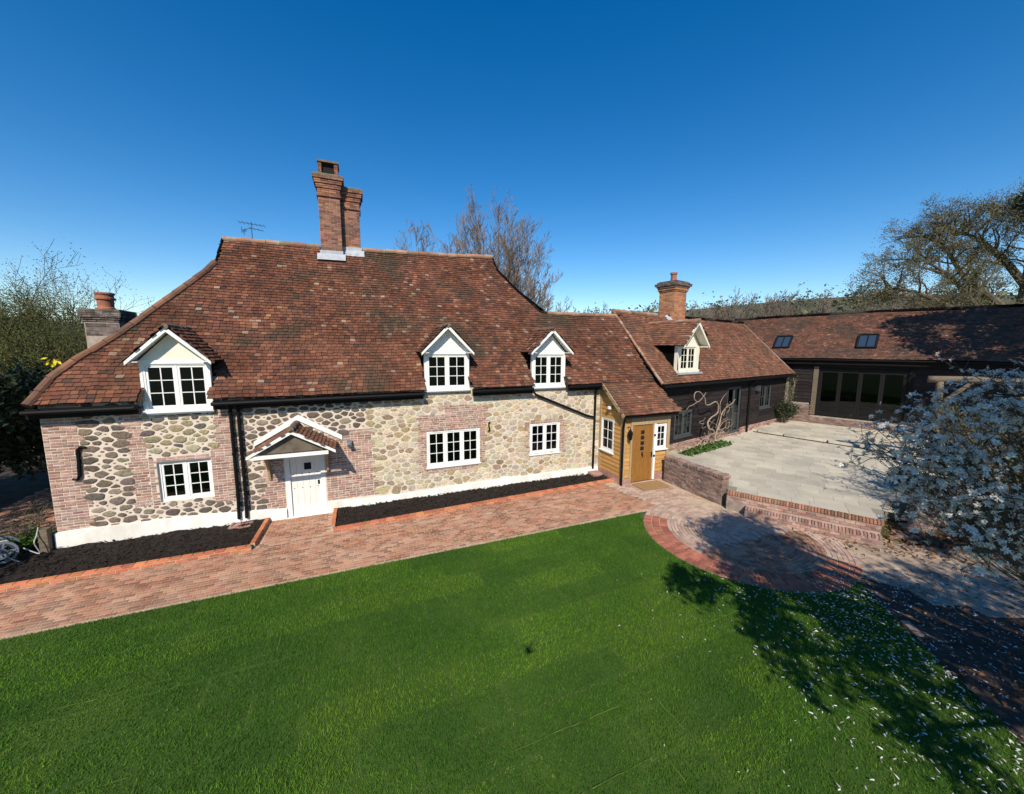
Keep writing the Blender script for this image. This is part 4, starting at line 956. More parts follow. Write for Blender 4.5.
m = MB()
for z in range(9):
    zz = .3+z*.075; x = -1.3 + (.11 if z % 2 else 0)
    while x < 12.6:
        if not (4.95 < x+.1 < 6.5 and zz > .7) : m.box(x+.005, x+.212, -.035-rnd.uniform(0,.008), 0.0, zz, zz+.064)
        x += .22
m.build('brick_base', MT['wbrick'], aw_)
window(ann, *W1, .01, 2, 2, 2, mat='gjoin', curtain=[(.75, 1.5), (.18, .38)], label='grey casement window with drawn curtain beside the porch')
window(ann, *DR, .01, 2, 1, 2, mat='gjoin', name='glazed_door', sill=False, curtain=[(5.9, 6.35)], label='grey double glazed doors behind the vine')
window(ann, *W2, .01, 2, 2, 2, mat='gjoin', curtain=[(9.9, 10.2)], label='grey casement window near the far corner')
AS_ = math.atan2(3.3, 3.05); AUP = Vector((0, math.cos(AS_), math.sin(AS_))); AL = math.hypot(3.3, 3.05)
apoly = [(-1.55,0), (12.85,0), (12.15,AL), (-1.22,AL)]
awp = lambda x, s: .018*math.sin(x*.8)*math.sin(s*.8) + .03*max(0, 1-s/.7)
def askip(x, s): return .16 < x < 1.94 and .5 < s < 2.0
ar = deck('roof', (0,-.35,3.8), (1,0,0), AUP, apoly, ann, skip=askip, warp=awp, sub=.2)
tiles('roof_tiles', (0,-.35,3.8), (1,0,0), AUP, apoly, MT['tile2'], ar, skip=askip, warp=awp)
m = MB(); m.add([(-1.55,5.75,3.8),(12.85,5.75,3.8),(12.15,2.7,7.08),(-1.22,2.7,7.08)], [(0,1,2,3)]); m.build('back_slope', MT['tile2'], ar)
def ap(x, s, h=.02): return Vector((x,-.35,3.8)) + AUP*s + Vector((0,-math.sin(AS_),math.cos(AS_)))*(h+awp(x, s))
ridge_tiles('ridge_tiles', [ap(-1.25,AL+.03), ap(2.3,AL+.03)], .11, MT['ridge'], ar, .33); ridge_tiles('ridge_tiles', [ap(3.3,AL+.03), ap(12.2,AL+.03)], .10, MT['tile2'], ar, .33)
ridge_tiles('verge_tiles', [ap(-1.58,.0,.03), ap(-1.26,AL,.03)], .06, MT['ridge'], ar, .22)
m = MB(); m.bar(ap(12.83,0,-.01), ap(12.17,AL,-.01), .05, .08); m.build('verge_mortar', MT['copings'], ar)
m = MB(); m.bar(ap(-1.50,.05,-.10), ap(-1.22,AL,-.10), .05, .17); m.build('verge_shadow', MT['tar'], ar)  # black strip put in for the shadow along the left verge
m = MB(); m.tube([(-1.45,-.42,3.72),(12.75,-.42,3.70)], .055, 8); m.build('gutter', MT['black'], ann)
m = MB(); m.bar((-1.3,-.05,3.66), (12.7,-.05,3.66), .07, .22); m.bar((-1.4,-.33,3.74), (12.75,-.33,3.74), .03, .12); m.build('fascia', MT['tar'], ann)
m = MB(); m.tube([(7.35,-.42,3.7),(7.35,-.30,3.55),(7.33,-.10,3.40),(7.33,-.10,.62)], .055, 8); m.build('downpipe', MT['black'], ann)
m = MB(); m.box(8.15, 8.42, -.22, -.04, 2.95, 3.2); m.bar((8.28,-.05,3.22), (8.28,-.26,3.26), .05, .04); m.build('wall_lantern', MT['gjoin'], ann)
m = MB(); m.box(12.62, 12.80, -.10, .1, .6, 3.6); m.build('corner_post', MT['ivyw'], ann)
# dormer of the annexe
yf = .08; u0, u1, zb, zh, pk = .15, 1.95, 4.30, 5.50, 6.63; c2 = 1.05
m = MB(); m.add([(u0-.02,yf,zh),(u1+.02,yf,zh),(c2,yf,pk-.06)], [(0,1,2)])
d = m.build('dormer', MT['cream'], ann)
for u in (u0, u1): m = MB(); m.add([(u,yf,zb-.2),(u,yf,zh+.08),(u,(zh-3.8)/1.08-.2,zh+.08),(u,(zb-3.8)/1.08-.5,zb-.2)], [(0,1,2,3)]); m.build('cheek', MT['tile3'], d)
d; d['label'] = 'cream gabled dormer high in the annexe roof'
m = MB(); m.box(u0-.03, u0+.28, yf-.03, yf+.12, zb, zh); m.box(u1-.28, u1+.03, yf-.03, yf+.12, zb, zh); m.box(u0+.28, u1-.28, yf-.03, yf+.12, zh-.08, zh+.02); m.box(u0-.05, u1+.05, yf-.08, yf+.12, zb-.05, zb+.06); m.build('surround', MT['cream'], d)
m = MB(); m.box(u0-.1, u1+.1, yf-.22, yf+.05, zb-.13, zb-.06); m.build('lead_apron', MT['lead'], d)
window(ann, u0+.28, u1-.28, zb+.06, zh-.08, yf, 2, 2, 3, mat='cream', name='dormer_window', sill=False, fw=.04, sw=.035, curtain=[(1.2, 1.5)])
m = MB(); hs_, of, fz = 1.08, -.36, 5.48
for sg in (-1, 1):
    p0 = Vector((c2, of, pk)); p1 = Vector((c2+sg*hs_, of, fz))
    m.prism([p0, p1, p1+Vector((0,0,-.12)), p0+Vector((0,0,-.20))], (0,1,0), .04)
    m.prism([p0+Vector((0,.045,-.05)), p1+Vector((0,.045,-.04)), p1+Vector((0,.045,-.07)), p0+Vector((0,.045,-.08))], (0,1,0), .40)
    m.box(min(c2+sg*hs_*.8, c2+sg*hs_), max(c2+sg*hs_*.8, c2+sg*hs_), of+.04, yf, fz-.06, fz-.02)
m.build('bargeboard', MT['cream'], d)
L_ = math.hypot(hs_, pk-fz)
for sg in (-1, 1):
    bt = (pk-3.8)/1.08 - .35 - of + .3; bb = (fz-3.8)/1.08 - .35 - of + .3
    tiles('dormer_tiles', (c2+sg*(hs_+.05), of-.02, fz), (0,1,0), (-sg*hs_, 0, pk-fz), [(0,0),(bb,0),(bt,L_+.05),(0,L_+.05)], MT['tile2'], d, .13, .18, thick=.016)
ridge_tiles('dormer_ridge', [(c2, of-.03, pk), (c2, 2.3, pk)], .085, MT['ridge'], d, .3)
# chimney of the annexe
ch = MB(); ch.box(3.4, 4.5, 2.4, 3.35, 6.3, 9.0); c3_ = ch.build('chimney', MT['cmort'], ann); c3_['label'] = 'orange brick chimney with single pot on the annexe ridge'
m = brick_box(3.4, 4.5, 2.4, 3.35, 6.5, 8.5); z = corbel(m, 3.4, 4.5, 2.4, 3.35, 8.48, (.04, .08, .08, .12)); m.build('bricks', MT['cbrick2'], c3_)
m = MB(); z2 = corbel(m, 3.4, 4.5, 2.4, 3.35, z, (.19, .21, .12)); m.box(3.35, 4.55, 2.35, 3.4, z2, z2+.04); m.build('cap', MT['cbrick3'], c3_)
m = MB(); m.lathe((3.9, 2.85, z2+.02), [(.2,0),(.2,.07),(.165,.1),(.15,.42),(.19,.43),(.19,.52),(.13,.52),(.12,.4)], 16); m.build('chimney_pot', MT['pot'], c3_)
m = MB(); m.add([(3.1,1.9,6.33),(4.6,1.9,6.33),(4.52,2.38,6.95),(3.38,2.38,6.95)], [(0,1,2,3)]); m.add([(3.05,2.0,6.45),(3.39,2.4,6.9),(3.39,2.75,7.25),(3.0,2.7,7.13)], [(0,1,2,3)]); m.build('flashing', MT['lead'], c3_)

# ================================================================== FAR BARN
barn = empty('long_barn', tuple(BO), BA, 'long dark barn with wide glazed folding doors and two roof windows in its tiled roof', 'barn')
BF = (.92, 4.76, 1.27, 4.15)
m = MB(); wall_holes(m, -3.4, 15, .4, 4.75, [BF], 0, .2); m.add([(-3.4,0,.4),(-3.4,6.4,.4),(-3.4,6.4,4.7),(-3.4,3.0,7.5),(-3.4,0,4.7)], [(0,1,2,3,4)]); m.add([(15,0,.4),(15,6.4,.4),(15,6.4,4.7),(15,3.0,7.5),(15,0,4.7)], [(4,3,2,1,0)])
m.add([(-3.4,6.4,.4),(15,6.4,.4),(15,6.4,4.7),(-3.4,6.4,4.7)], [(3,2,1,0)]); bwl = m.build('wall', MT['tar'], barn)
boards('boards', -1.4, .62, 2.0, 4.3, [], 0, MT['board'], bwl, .22); boards('boards', 4.95, 15, 1.4, 4.4, [], 0, MT['board'], bwl, .22); boards('boards', .6, 4.95, 4.28, 4.5, [], 0, MT['board'], bwl, .22)
m = MB()
for z in range(16):
    zz = .7+z*.075; x = -1.5 + (.11 if z % 2 else 0)
    while x < 15:
        if zz+.07 < (1.98 if x < .55 else 1.22 if x < 4.9 else 1.4): m.box(x+.006, x+.214, -.14-rnd.uniform(0,.01), 0.0, zz, zz+.063)
        x += .22
m.build('brick_base', MT['oldbrick'], bwl)
m = MB(); m.box(-1.5, .55, -.13, 0, .6, 1.96); m.box(.55, 15, -.13, 0, .6, 1.2); m.build('base_mortar', MT['cmort'], bwl)
m = MB(); m.box(.64, .88, -.06, .1, 1.24, 4.3); m.build('post', MT['timber'], bwl); m = MB(); m.box(4.8, 4.98, -.06, .1, 1.24, 4.3); m.build('post', MT['tar'], bwl)
bf = MB(); x0, x1, z0, z1 = BF; bf.box(x0, x0+.07, .02, .12, z0, z1); bf.box(x1-.07, x1, .02, .12, z0, z1); bf.box(x0+.07, x1-.07, .02, .12, z1-.08, z1); bf.box(x0+.07, x1-.07, .02, .12, z0, z0+.06)
bfo = bf.build('folding_doors', MT['ajoin'], barn); n = 4; lw_ = (x1-x0-.14)/n
for i in range(n):
    a = x0+.07+lw_*i; m = MB(); e = a+lw_; q = .095
    m.box(a+.004, a+q, .03, .10, z0+.06, z1-.08); m.box(e-q, e-.004, .03, .10, z0+.06, z1-.08); m.box(a+q, e-q, .03, .10, z1-.2, z1-.08); m.box(a+q, e-q, .03, .10, z0+.06, z0+.2)
    lf = m.build('door_leaf', MT['ajoin'], bfo)
    g = MB(); g.add([(a+q,.065,z0+.2),(e-q,.065,z0+.2),(e-q,.065,z1-.2),(a+q,.065,z1-.2)], [(0,1,2,3)]); g.build('glass', MT['glassb'], bfo)
m = MB(); m.add([(.5,.2,1.25),(5.2,.2,1.25),(5.2,5.8,1.25),(.5,5.8,1.25)], [(0,1,2,3)]); m.build('floor', MT['slab'], barn)
m = MB(); m.add([(.5,5.8,1.2),(5.2,5.8,1.2),(5.2,5.8,4.6),(.5,5.8,4.6)], [(0,1,2,3)]); m.add([(.5,.2,1.2),(.5,5.8,1.2),(.5,5.8,4.6),(.5,.2,4.6)], [(0,1,2,3)]); m.add([(5.2,.2,1.2),(5.2,5.8,1.2),(5.2,5.8,4.6),(5.2,.2,4.6)], [(0,1,2,3)]); m.add([(.5,.2,4.6),(5.2,.2,4.6),(5.2,5.8,4.6),(.5,5.8,4.6)], [(0,1,2,3)])
m.build('room_wall', MT['ajoin'], barn)
BS_ = math.atan2(2.85, 3.4); BUP = Vector((0, math.cos(BS_), math.sin(BS_))); BL = math.hypot(2.85, 3.4)
bpoly = [(-1.7,0), (15.5,0), (15.5,BL), (-5.2,BL), (-5.2,2.6)]
bwp = lambda x, s: .05*math.sin(x*.45+.6)*(s/BL) + .015*math.sin(x*1.3+s)
br = deck('roof', (0,-.4,4.8), (1,0,0), BUP, bpoly, barn, warp=bwp, sub=.25)
tiles('roof_tiles', (0,-.4,4.8), (1,0,0), BUP, bpoly, MT['tile3'], br, warp=bwp)
m = MB(); m.add([(-5.2,6.8,4.8),(15.5,6.8,4.8),(15.5,3.0,7.6),(-5.2,3.0,7.6)], [(0,1,2,3)]); m.build('back_slope', MT['tile3'], br)
def bpt(x, s, h=.02): return Vector((x,-.4,4.8)) + BUP*s + Vector((0,-math.sin(BS_),math.cos(BS_)))*(h+bwp(x, s))
ridge_tiles('ridge_tiles', [bpt(x, BL+.02) for x in (-5.1, -2, 1, 4, 7, 10, 15.4)], .115, MT['tile3'], br, .4)
m = MB(); m.tube([(-1.4,-.47,4.72),(15.4,-.47,4.72)], .055, 8); m.build('gutter', MT['black'], barn)
m = MB(); m.bar((-1.5,-.1,4.55), (15.2,-.1,4.55), .16, .34); m.build('fascia', MT['tar'], barn)
for x0_, lab in ((-1.72, 'black roof window nearest the valley'), (2.46, 'black roof window above the folding doors')):
    s0 = .95; s1 = s0+1.18; x1_ = x0_+.84; m = MB(); nn = Vector((0,-math.sin(BS_),math.cos(BS_)))
    for a, b_ in (((x0_,s0),(x1_,s0)), ((x0_,s1),(x1_,s1)), ((x0_,s0),(x0_,s1)), ((x1_,s0),(x1_,s1)), (((x0_+x1_)/2,s0),((x0_+x1_)/2,s1))):
        w_ = .09 if a[0] != (x0_+x1_)/2 else .03
        m.bar(bpt(*a, .09), bpt(*b_, .09), w_, .10, up=nn)
    v = m.build('roof_window', MT['ajoin'], barn); v['label'] = lab
    m = MB(); m.add([bpt(x0_,s0,.075), bpt(x1_,s0,.075), bpt(x1_,s1,.075), bpt(x0_,s1,.075)], [(0,1,2,3)]); m.build('glass', MT['velux'] if 'velux' in MT else MT['gplast'], v)

# ================================================================== small things by the buildings
dm = empty('doormat', hw(17.8, -2.05), HA + R(-1), 'brown coir doormat lying in front of the oak door', 'doormat')
m = MB(); m.box(-.62, .62, -.36, .36, .03, .065); m.build('mat', MT['coir'], dm, bevel=.01)
# contorted vine on the annexe wall
vn = empty('vine', aw(2.5, -.3, .6), AA, 'leafless twisting pale vine trained on the black boards', 'vine')
def smooth(pts, k=6):
    pts = [Vector(p) for p in pts]; out = []
    for i in range(len(pts)-1):
        p0, p1, p2, p3 = pts[max(i-1,0)], pts[i], pts[i+1], pts[min(i+2,len(pts)-1)]
        for j in range(k):
            t = j/k; out.append(0.5*((2*p1) + (p2-p0)*t + (2*p0-5*p1+4*p2-p3)*t*t + (3*p1-p0-3*p2+p3)*t**3))
    out.append(pts[-1]); return out
m = MB()
def vp(l): return smooth([(u-2.5, y, z-.6) for u, y, z in l])
def vtube(l, r0, r1): r0 *= .6; r1 *= .6; P = vp(l); m.tube(P, [r0+(r1-r0)*i/(len(P)-1) for i in range(len(P))], 7)
vtube([(2.45,-.35,.6),(2.7,-.3,1.0),(3.0,-.25,1.35),(3.3,-.2,1.7),(3.45,-.2,2.1),(3.9,-.18,2.4),(4.5,-.16,2.55),(4.85,-.15,2.75)], .085, .03)
vtube([(2.6,-.3,1.0),(2.45,-.35,1.4),(2.0,-.35,1.55),(1.95,-.3,1.85),(2.35,-.25,2.05),(2.95,-.22,2.2),(3.05,-.2,2.55),(2.75,-.2,2.78),(2.1,-.22,2.68),(1.75,-.24,2.75),(1.62,-.24,3.05),(1.2,-.22,3.35),(.8,-.22,3.35),(.72,-.24,3.08),(1.0,-.28,2.92),(1.4,-.26,3.1),(1.75,-.22,3.3)], .075, .022)
vtube([(1.0,-.28,2.95),(.6,-.25,2.8),(.35,-.22,2.75),(.2,-.2,2.6)], .03, .015)
vtube([(2.5,-.4,.7),(2.0,-.45,1.0),(1.4,-.45,1.15),(.9,-.42,.95),(.3,-.4,.85),(-.3,-.35,.8)], .05, .02)
vtube([(2.5,-.4,.75),(2.2,-.5,1.3),(1.7,-.45,1.2),(1.35,-.4,.8),(1.2,-.4,.62)], .035, .018)
vtube([(3.0,-.25,1.35),(3.6,-.2,1.3),(4.0,-.2,1.0),(4.4,-.2,1.2)], .03, .012); vtube([(3.4,-.2,2.0),(3.2,-.2,2.6),(3.5,-.18,2.95),(3.9,-.18,3.15)], .035, .012)
vtube([(2.7,-.3,1.1),(3.5,-.25,1.65),(4.3,-.2,1.75),(4.7,-.2,1.6)], .03, .012); vtube([(2.1,-.3,1.9),(2.9,-.25,1.6),(3.4,-.2,1.2)], .025, .012)
r_ = random.Random(3)
for _ in range(16):
    u, z = r_.uniform(1.6, 4.2), r_.uniform(.7, 2.2); l = [(u, -.28, z)]
    for k in range(4): u += r_.uniform(-.35, .4); z += r_.uniform(-.1, .35); l.append((u, -.25+r_.uniform(-.08,.08), z))
    vtube(l, .024, .010)
m.build('stem', MT['vine'], vn, smooth=True)

# ---- leaves and branches
def leafquads(mb, c, n, spread, size, r=rnd, flat=0.0):
    for _ in range(n):
        p = Vector(c) + Vector((r.gauss(0, 1), r.gauss(0, 1), r.gauss(0, 1)))*spread
        a = Vector((r.uniform(-1, 1), r.uniform(-1, 1), r.uniform(-1, 1)*(1-flat))); 
        if a.length < .1: continue
        a.normalize(); b = a.orthogonal().normalized(); b = (Matrix.Rotation(r.uniform(0, 6.28), 3, a) @ b)
        s = size*r.uniform(.6, 1.3); k = a.cross(b)*rnd.uniform(-.12,.12)*s
        mb.add([p - a*s, p + b*s*.5 + k, p + a*s, p - b*s*.5 + k], [(0,1,2,3)])
def limb(mb, p, d, L, r, lvl, r_, spread=.6, up=.15, kids=(4, 5), taper=.55, wob=.12, tips=None, sides=(8, 6, 4, 3, 3), lmul=(.5, .75), start=.25, kink=1.0, minr=.006):
    n = 5 if lvl > 1 else 3; pts = [Vector(p)]; dd = Vector(d).normalized(); rad = [r]
    for i in range(n):
        dd = (dd + Vector((r_.gauss(0, wob), r_.gauss(0, wob), r_.gauss(0, wob)*.7 + up*.12))).normalized()
        pts.append(pts[-1] + dd*L/n); rad.append(max(minr, r*(1-(1-taper)*(i+1)/n)))
    mb.tube(pts, rad, sides[min(len(sides)-1, max(0, 4-lvl))], cap=False)
    if lvl <= 0:
        if tips is not None: tips.append(pts[-1]); tips.append(pts[1])
        return
    k = r_.randint(*kids)
    for i in range(k):
        t = start + (1-start)*(i+r_.random())/k; j = min(n-1, int(t*n)); q = pts[j].lerp(pts[j+1], t*n-j)
        ax = dd.orthogonal().normalized(); ax = Matrix.Rotation(r_.uniform(0, 6.28), 3, dd) @ ax
        nd = (dd*(1-spread*.5) + ax*spread*r_.uniform(.7, 1.25) + Vector((0,0,up))).normalized()
        limb(mb, q, nd, L*r_.uniform(*lmul)*(1.1-.35*t), max(minr, rad[j]*.6), lvl-1, r_, spread, up, kids, taper, wob, tips, sides, lmul, start, kink, minr)
    if tips is not None and lvl <= 1: tips.append(pts[-1])

# large bare tree behind the cottage
def bare_tree(name, loc, H_, label, seed, stems, spread, lvl=4, cat='tree', r0=.22, mat='barkp', kids=(4,5), up=.35, lean=.35, group=None, minr=.012, h0=.0, lm=(.5,.72)):
    r_ = random.Random(seed); o = empty(name, loc, 0, label, cat, group); m = MB()
    for i in range(stems):
        a = 6.28*i/stems + r_.uniform(-.4, .4); d = Vector((math.cos(a)*lean*r_.uniform(.5,1.2), math.sin(a)*lean*r_.uniform(.5,1.2), 1))
        limb(m, (math.cos(a)*.3, math.sin(a)*.3, 0), d, H_*r_.uniform(.72, .9), r0*r_.uniform(.7, 1.1), lvl, r_, spread, up, kids, .3, .05, start=.22, minr=minr, lmul=lm)
    m.build('branches', MT[mat], o); return o
def dome_tree(name, loc, z0, zt, rx, label, seed, mains=60, subs=9, tw=.9, r0=.10, mat='barkp', group=None, minr=.009, lv=2):
    r_ = random.Random(seed); o = empty(name, loc, 0, label, 'tree', group); m = MB()
    for i in range(mains):
        a = r_.uniform(0, 6.283); e = math.asin(.95*r_.uniform(0.0, 1)**.8); k = r_.uniform(.82, 1.0)
        tip = Vector((math.cos(a)*math.cos(e)*rx*k, math.sin(a)*math.cos(e)*rx*k, z0+(zt-z0)*math.sin(e)*k + r_.uniform(-.4, .4)))
        b0 = Vector((tip.x*.06, tip.y*.06, 0)); c = Vector((tip.x*.42+r_.uniform(-.3,.3), tip.y*.42+r_.uniform(-.3,.3), tip.z*.55))
        P = []; n = 10
        for q in range(n+1): t = q/n; P.append(b0*(1-t)**2 + c*2*t*(1-t) + tip*t*t + Vector((r_.gauss(0,.05), r_.gauss(0,.05), 0))*(t > 0))
        R_ = [max(minr, r0*r_.uniform(.8,1.1)*(1-t/n*.93)) for t in range(n+1)]; m.tube(P, R_, 5, cap=False)
        for q in range(subs):
            t = r_.uniform(.38, 1.0); j = min(n-1, int(t*n)); p = P[j].lerp(P[j+1], t*n-j); d = (P[j+1]-P[j]).normalized(); ax = Matrix.Rotation(r_.uniform(0,6.28), 3, d) @ d.orthogonal().normalized()
            limb(m, p, d*.8+ax*.55+Vector((0,0,.2)), tw*r_.uniform(1.0, 2.0)*(1.25-.5*t), max(minr, R_[j]*.5), lv, r_, .5, .25, (3,4), .4, .08, sides=(5,4,3,3,3), minr=minr, lmul=(.45,.7), start=.3)
    m.build('branches', MT[mat], o); return o
dome_tree('bare_tree', (-1.4, 30, 0), 7.5, 16.2, 5.0, 'tall bare dome shaped tree rising behind the cottage roof', 11, 105, 15, .95, minr=.010)
dome_tree('bare_tree', (-8.3, 36, 0), 9.0, 17.0, 2.6, 'smaller bare tree just above the cottage ridge left of the tall bare tree', 5, 22, 12, .9, minr=.012)
dome_tree('bare_tree', (3.4, 37, 0), 4.0, 10.5, 3.2, 'low bare tree at the right foot of the tall bare tree', 8, 26, 12, .9, minr=.012)

# oak at the right, beyond the barn
def oak():
    r_ = random.Random(21); o = empty('oak_tree', (57, 42, 2.5), 0, 'big spreading oak with dark limbs beyond the barn roof at right', 'tree'); m = MB(); tips = []
    trunk = smooth([(0,0,-2.5),(0,0,1),(-.6,0,3.5),(-1.2,0,6),(-1.0,.3,9),(0,.5,12)], 4); m.tube(trunk, [1.0-.045*i for i in range(len(trunk))], 10)
    L = [[(-.4,0,3.2),(-3,-1,4.2),(-6,-1.5,5.6),(-8.5,-1,8.6),(-10.5,-.5,11),(-13,0,12.6)], [(-5.5,-1.4,5.3),(-8.5,-2,5.8),(-12,-2,7.6),(-15,-1.5,9),(-17.2,-1,9.4)],
         [(-.9,0,5.5),(-3,1,8.5),(-5.5,2,11),(-8,2,14),(-10,2,15.6)], [(-1,.2,8),(-2.5,-1,12),(-4,-2,15),(-5.5,-2,17)], [(0,.5,11),(1,1,15),(1.5,1,18),(1,0,20)], [(-.2,0,4.5),(3,1,7),(6,2,10),(9,1,13)], [(0,.4,9),(3,-1,13),(5,-2,17),(6,-2,19)], [(-.6,0,3.4),(-3,-3,3.8),(-7,-4,4.0),(-10.5,-4,4.6),(-13,-4,4.2)], [(-.5,.2,9.5),(-3,1,13),(-6.5,1,15.2),(-8.5,1,15.6)]]
    for l in L:
        P = smooth(l, 4); n = len(P); m.tube(P, [.42-.33*i/(n-1) for i in range(n)], 8)
        for i in range(3, n):
            d = (P[i]-P[i-1]).normalized()
            for k in range(2 if i < n-1 else 4):
                ax = Matrix.Rotation(r_.uniform(0, 6.28), 3, d) @ d.orthogonal().normalized()
                limb(m, P[i], d*.5+ax*.8+Vector((0,0,.35)), r_.uniform(2.0, 3.6), .10, 3, r_, .75, .15, (3,4), .35, .16, tips, minr=.018, lmul=(.45,.7))
    m.build('branches', MT['barkd'], o)
    lm = MB()
    for t in tips:
        if r_.random() < .9: leafquads(lm, t, 4, .30, .075, r_)
    lm.build('crown', MT['bud'], o)
oak()
def leafy(name, loc, H_, label, seed, stems, spread, lvl, leaf, per, lspread, lsize, cat='tree', bark='bark', kids=(4,5), up=.3, lean=.3, r0=.12, frac=1.0, lm_=(.45,.7), minr=.008, group=None, h=(.72,.9)):
    r_ = random.Random(seed); o = empty(name, loc, 0, label, cat, group); m = MB(); tips = []
    for i in range(stems):
        a = 6.28*i/stems + r_.uniform(-.4, .4); d = Vector((math.cos(a)*lean*r_.uniform(.4,1.3), math.sin(a)*lean*r_.uniform(.4,1.3), 1))
        limb(m, (math.cos(a)*.12, math.sin(a)*.12, 0), d, H_*r_.uniform(*h), r0*r_.uniform(.7,1.1), lvl, r_, spread, up, kids, .35, .09, tips, minr=minr, lmul=lm_, start=.2)
    m.build('branches', MT[bark], o); q = MB()
    for t in tips:
        if r_.random() < frac: leafquads(q, t, per, lspread, lsize, r_)
    q.build('crown', MT[leaf], o); return o
leafy('willow_tree', (-25.5, 20, 0), 6.6, 'pale olive loose tree furthest left behind the dark hedge', 3, 13, .55, 3, 'olive', 12, .24, .036, frac=1.0, lean=.5, bark='bud', kids=(5,6))
leafy('young_tree', (-24.6, 22, 0), 9.0, 'taller thin olive tree standing behind the side chimney pot', 4, 4, .75, 3, 'ever', 6, .2, .04, kids=(4,5), lean=.22, frac=.8)
leafy('leafy_bush', (-21.3, 17.9, 0), 5.2, 'dense olive green bush left of the side chimney', 9, 14, .6, 3, 'olive', 9, .22, .038, lean=.5, frac=.95, cat='bush', bark='bud', kids=(5,6))
leafy('evergreen_bush', (-16.6, 13.8, 0), 3.5, 'dark evergreen bush in shade beside the left gable with a yellow bloom', 10, 9, .6, 3, 'ever', 7, .2, .10, lean=.5, cat='bush')
leafy('evergreen_bush', (-18.0, 11.9, 0), 3.9, 'dark evergreen bush at the very left edge of the photo', 12, 9, .6, 3, 'ever', 7, .22, .11, lean=.5, cat='bush')
leafy('evergreen_bush', (-15.6, 16.0, 0), 3.4, 'dark evergreen bush behind the left house corner', 13, 8, .6, 3, 'ever', 6, .22, .11, lean=.5, cat='bush')
leafy('evergreen_tree', (-18.5, 4.2, 0), 9.0, 'dark evergreen tree out at left shading the side path', 14, 8, .6, 3, 'ever', 7, .30, .15, lean=.5)
yb = MB(); leafquads(yb, (-15.4, 12.6, 4.75), 16, .09, .09); yo = yb.build('yellow_bloom', MT['yellow']); tag(yo, 'single yellow bloom high on the dark evergreen bush', 'flower')

# side yard at the left
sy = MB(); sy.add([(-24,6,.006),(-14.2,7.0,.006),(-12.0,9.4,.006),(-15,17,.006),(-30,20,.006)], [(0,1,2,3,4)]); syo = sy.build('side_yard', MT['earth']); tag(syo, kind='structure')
bricks_area('side_path', lambda x, y: inpoly(x, y, [(-17.5,13.6),(-15.6,9.3),(-13.6,9.6),(-12.9,10.8),(-14.2,14)]), (-16, 9), R(28), -3, 6, -3, 6, .23, .11, MT['pave'], syo, .012)
pst = empty('timber_post', hw(-.22, -.12), HA, 'short squared timber post against the left house corner', 'post')
m = MB(); m.box(-.03, .15, -.1, .10, 0, .70); m.build('post', MT['timber'], pst, bevel=.01)
leafy('shrub', hw(-.65, .35), 1.1, 'small twiggy shrub beside the timber post', 31, 7, .7, 2, 'ever', 3, .05, .03, lean=.6, r0=.009, bark='barkd', cat='shrub', frac=.5, minr=.004, up=.1)
leafy('shrub', hw(-.75, .15), .5, 'low bright green plant behind the hose reel', 32, 14, .7, 2, 'fresh', 2, .05, .05, lean=.8, r0=.01, bark='fresh', cat='plant', minr=.003)
# hose reel cart
hr = empty('hose_reel', (-12.35, 8.55, .08), R(-42), 'grey hose reel cart with orange hub at the left end of the bed', 'hose reel')
m = MB()
for x in (-.26, .26):
    m.tube([(x+.0,.25,.02),(x,.0,.30),(x,-.12,.75)], .016, 6); m.tube([(x,-.30,.02),(x,0,.30)], .016, 6)
m.tube([(-.26,-.12,.75),(.26,-.12,.75)], .018, 6); m.tube([(-.26,-.30,.02),(.26,-.30,.02)], .016, 6); m.build('frame', MT['steel'], hr)
def disc(x, r, t, nm, mat):
    m = MB(); n = 24
    for i in range(n):
        a, b_ = 6.283*i/n, 6.283*(i+1)/n
        for r0, r1 in ((r*.82, r), ): m.add([(x-t,r0*math.cos(a),.33+r0*math.sin(a)),(x-t,r1*math.cos(a),.33+r1*math.sin(a)),(x-t,r1*math.cos(b_),.33+r1*math.sin(b_)),(x-t,r0*math.cos(b_),.33+r0*math.sin(b_)),(x+t,r0*math.cos(a),.33+r0*math.sin(a)),(x+t,r1*math.cos(a),.33+r1*math.sin(a)),(x+t,r1*math.cos(b_),.33+r1*math.sin(b_)),(x+t,r0*math.cos(b_),.33+r0*math.sin(b_))], [(0,1,2,3),(7,6,5,4),(1,5,6,2),(0,3,7,4)])
    for k in range(5): a = 6.283*k/5; m.bar((x,0,.33), (x,r*.85*math.cos(a),.33+r*.85*math.sin(a)), .03, .05, up=(1,0,0))
    return m.build(nm, MT[mat], hr)
disc(-.2, .27, .015, 'drum_side', 'gplast'); disc(.2, .27, .015, 'drum_side', 'gplast'); disc(-.31, .13, .02, 'wheel', 'gplast'); disc(.31, .13, .02, 'wheel', 'gplast')
m = MB(); m.tube([(-.30,0,.33),(-.22,0,.33)], .07, 12); m.build('hub', MT['oplast'], hr)
m = MB(); P = []
for i in range(7*16): a = 6.283*i/16; P.append((-.17+.34*i/(7*16), .17*math.cos(a), .33+.17*math.sin(a)))
m.tube(P, .014, 5); m.build('hose_coil', MT['hose'], hr)
gh = MB(); p0 = Vector((-12.1, 8.75, .35)); p1 = Vector(hw(-.22,-.2,.78)); gh.tube(smooth([p0, p0+Vector((.25,.1,-.2)), p0.lerp(p1,.6)+Vector((.15,-.1,-.15)), p1+Vector((.02,-.08,-.2)), p1], 6), .013, 6); gho = gh.build('garden_hose', MT['hose']); tag(gho, 'pale hose curving from the reel up to the timber post', 'hose')

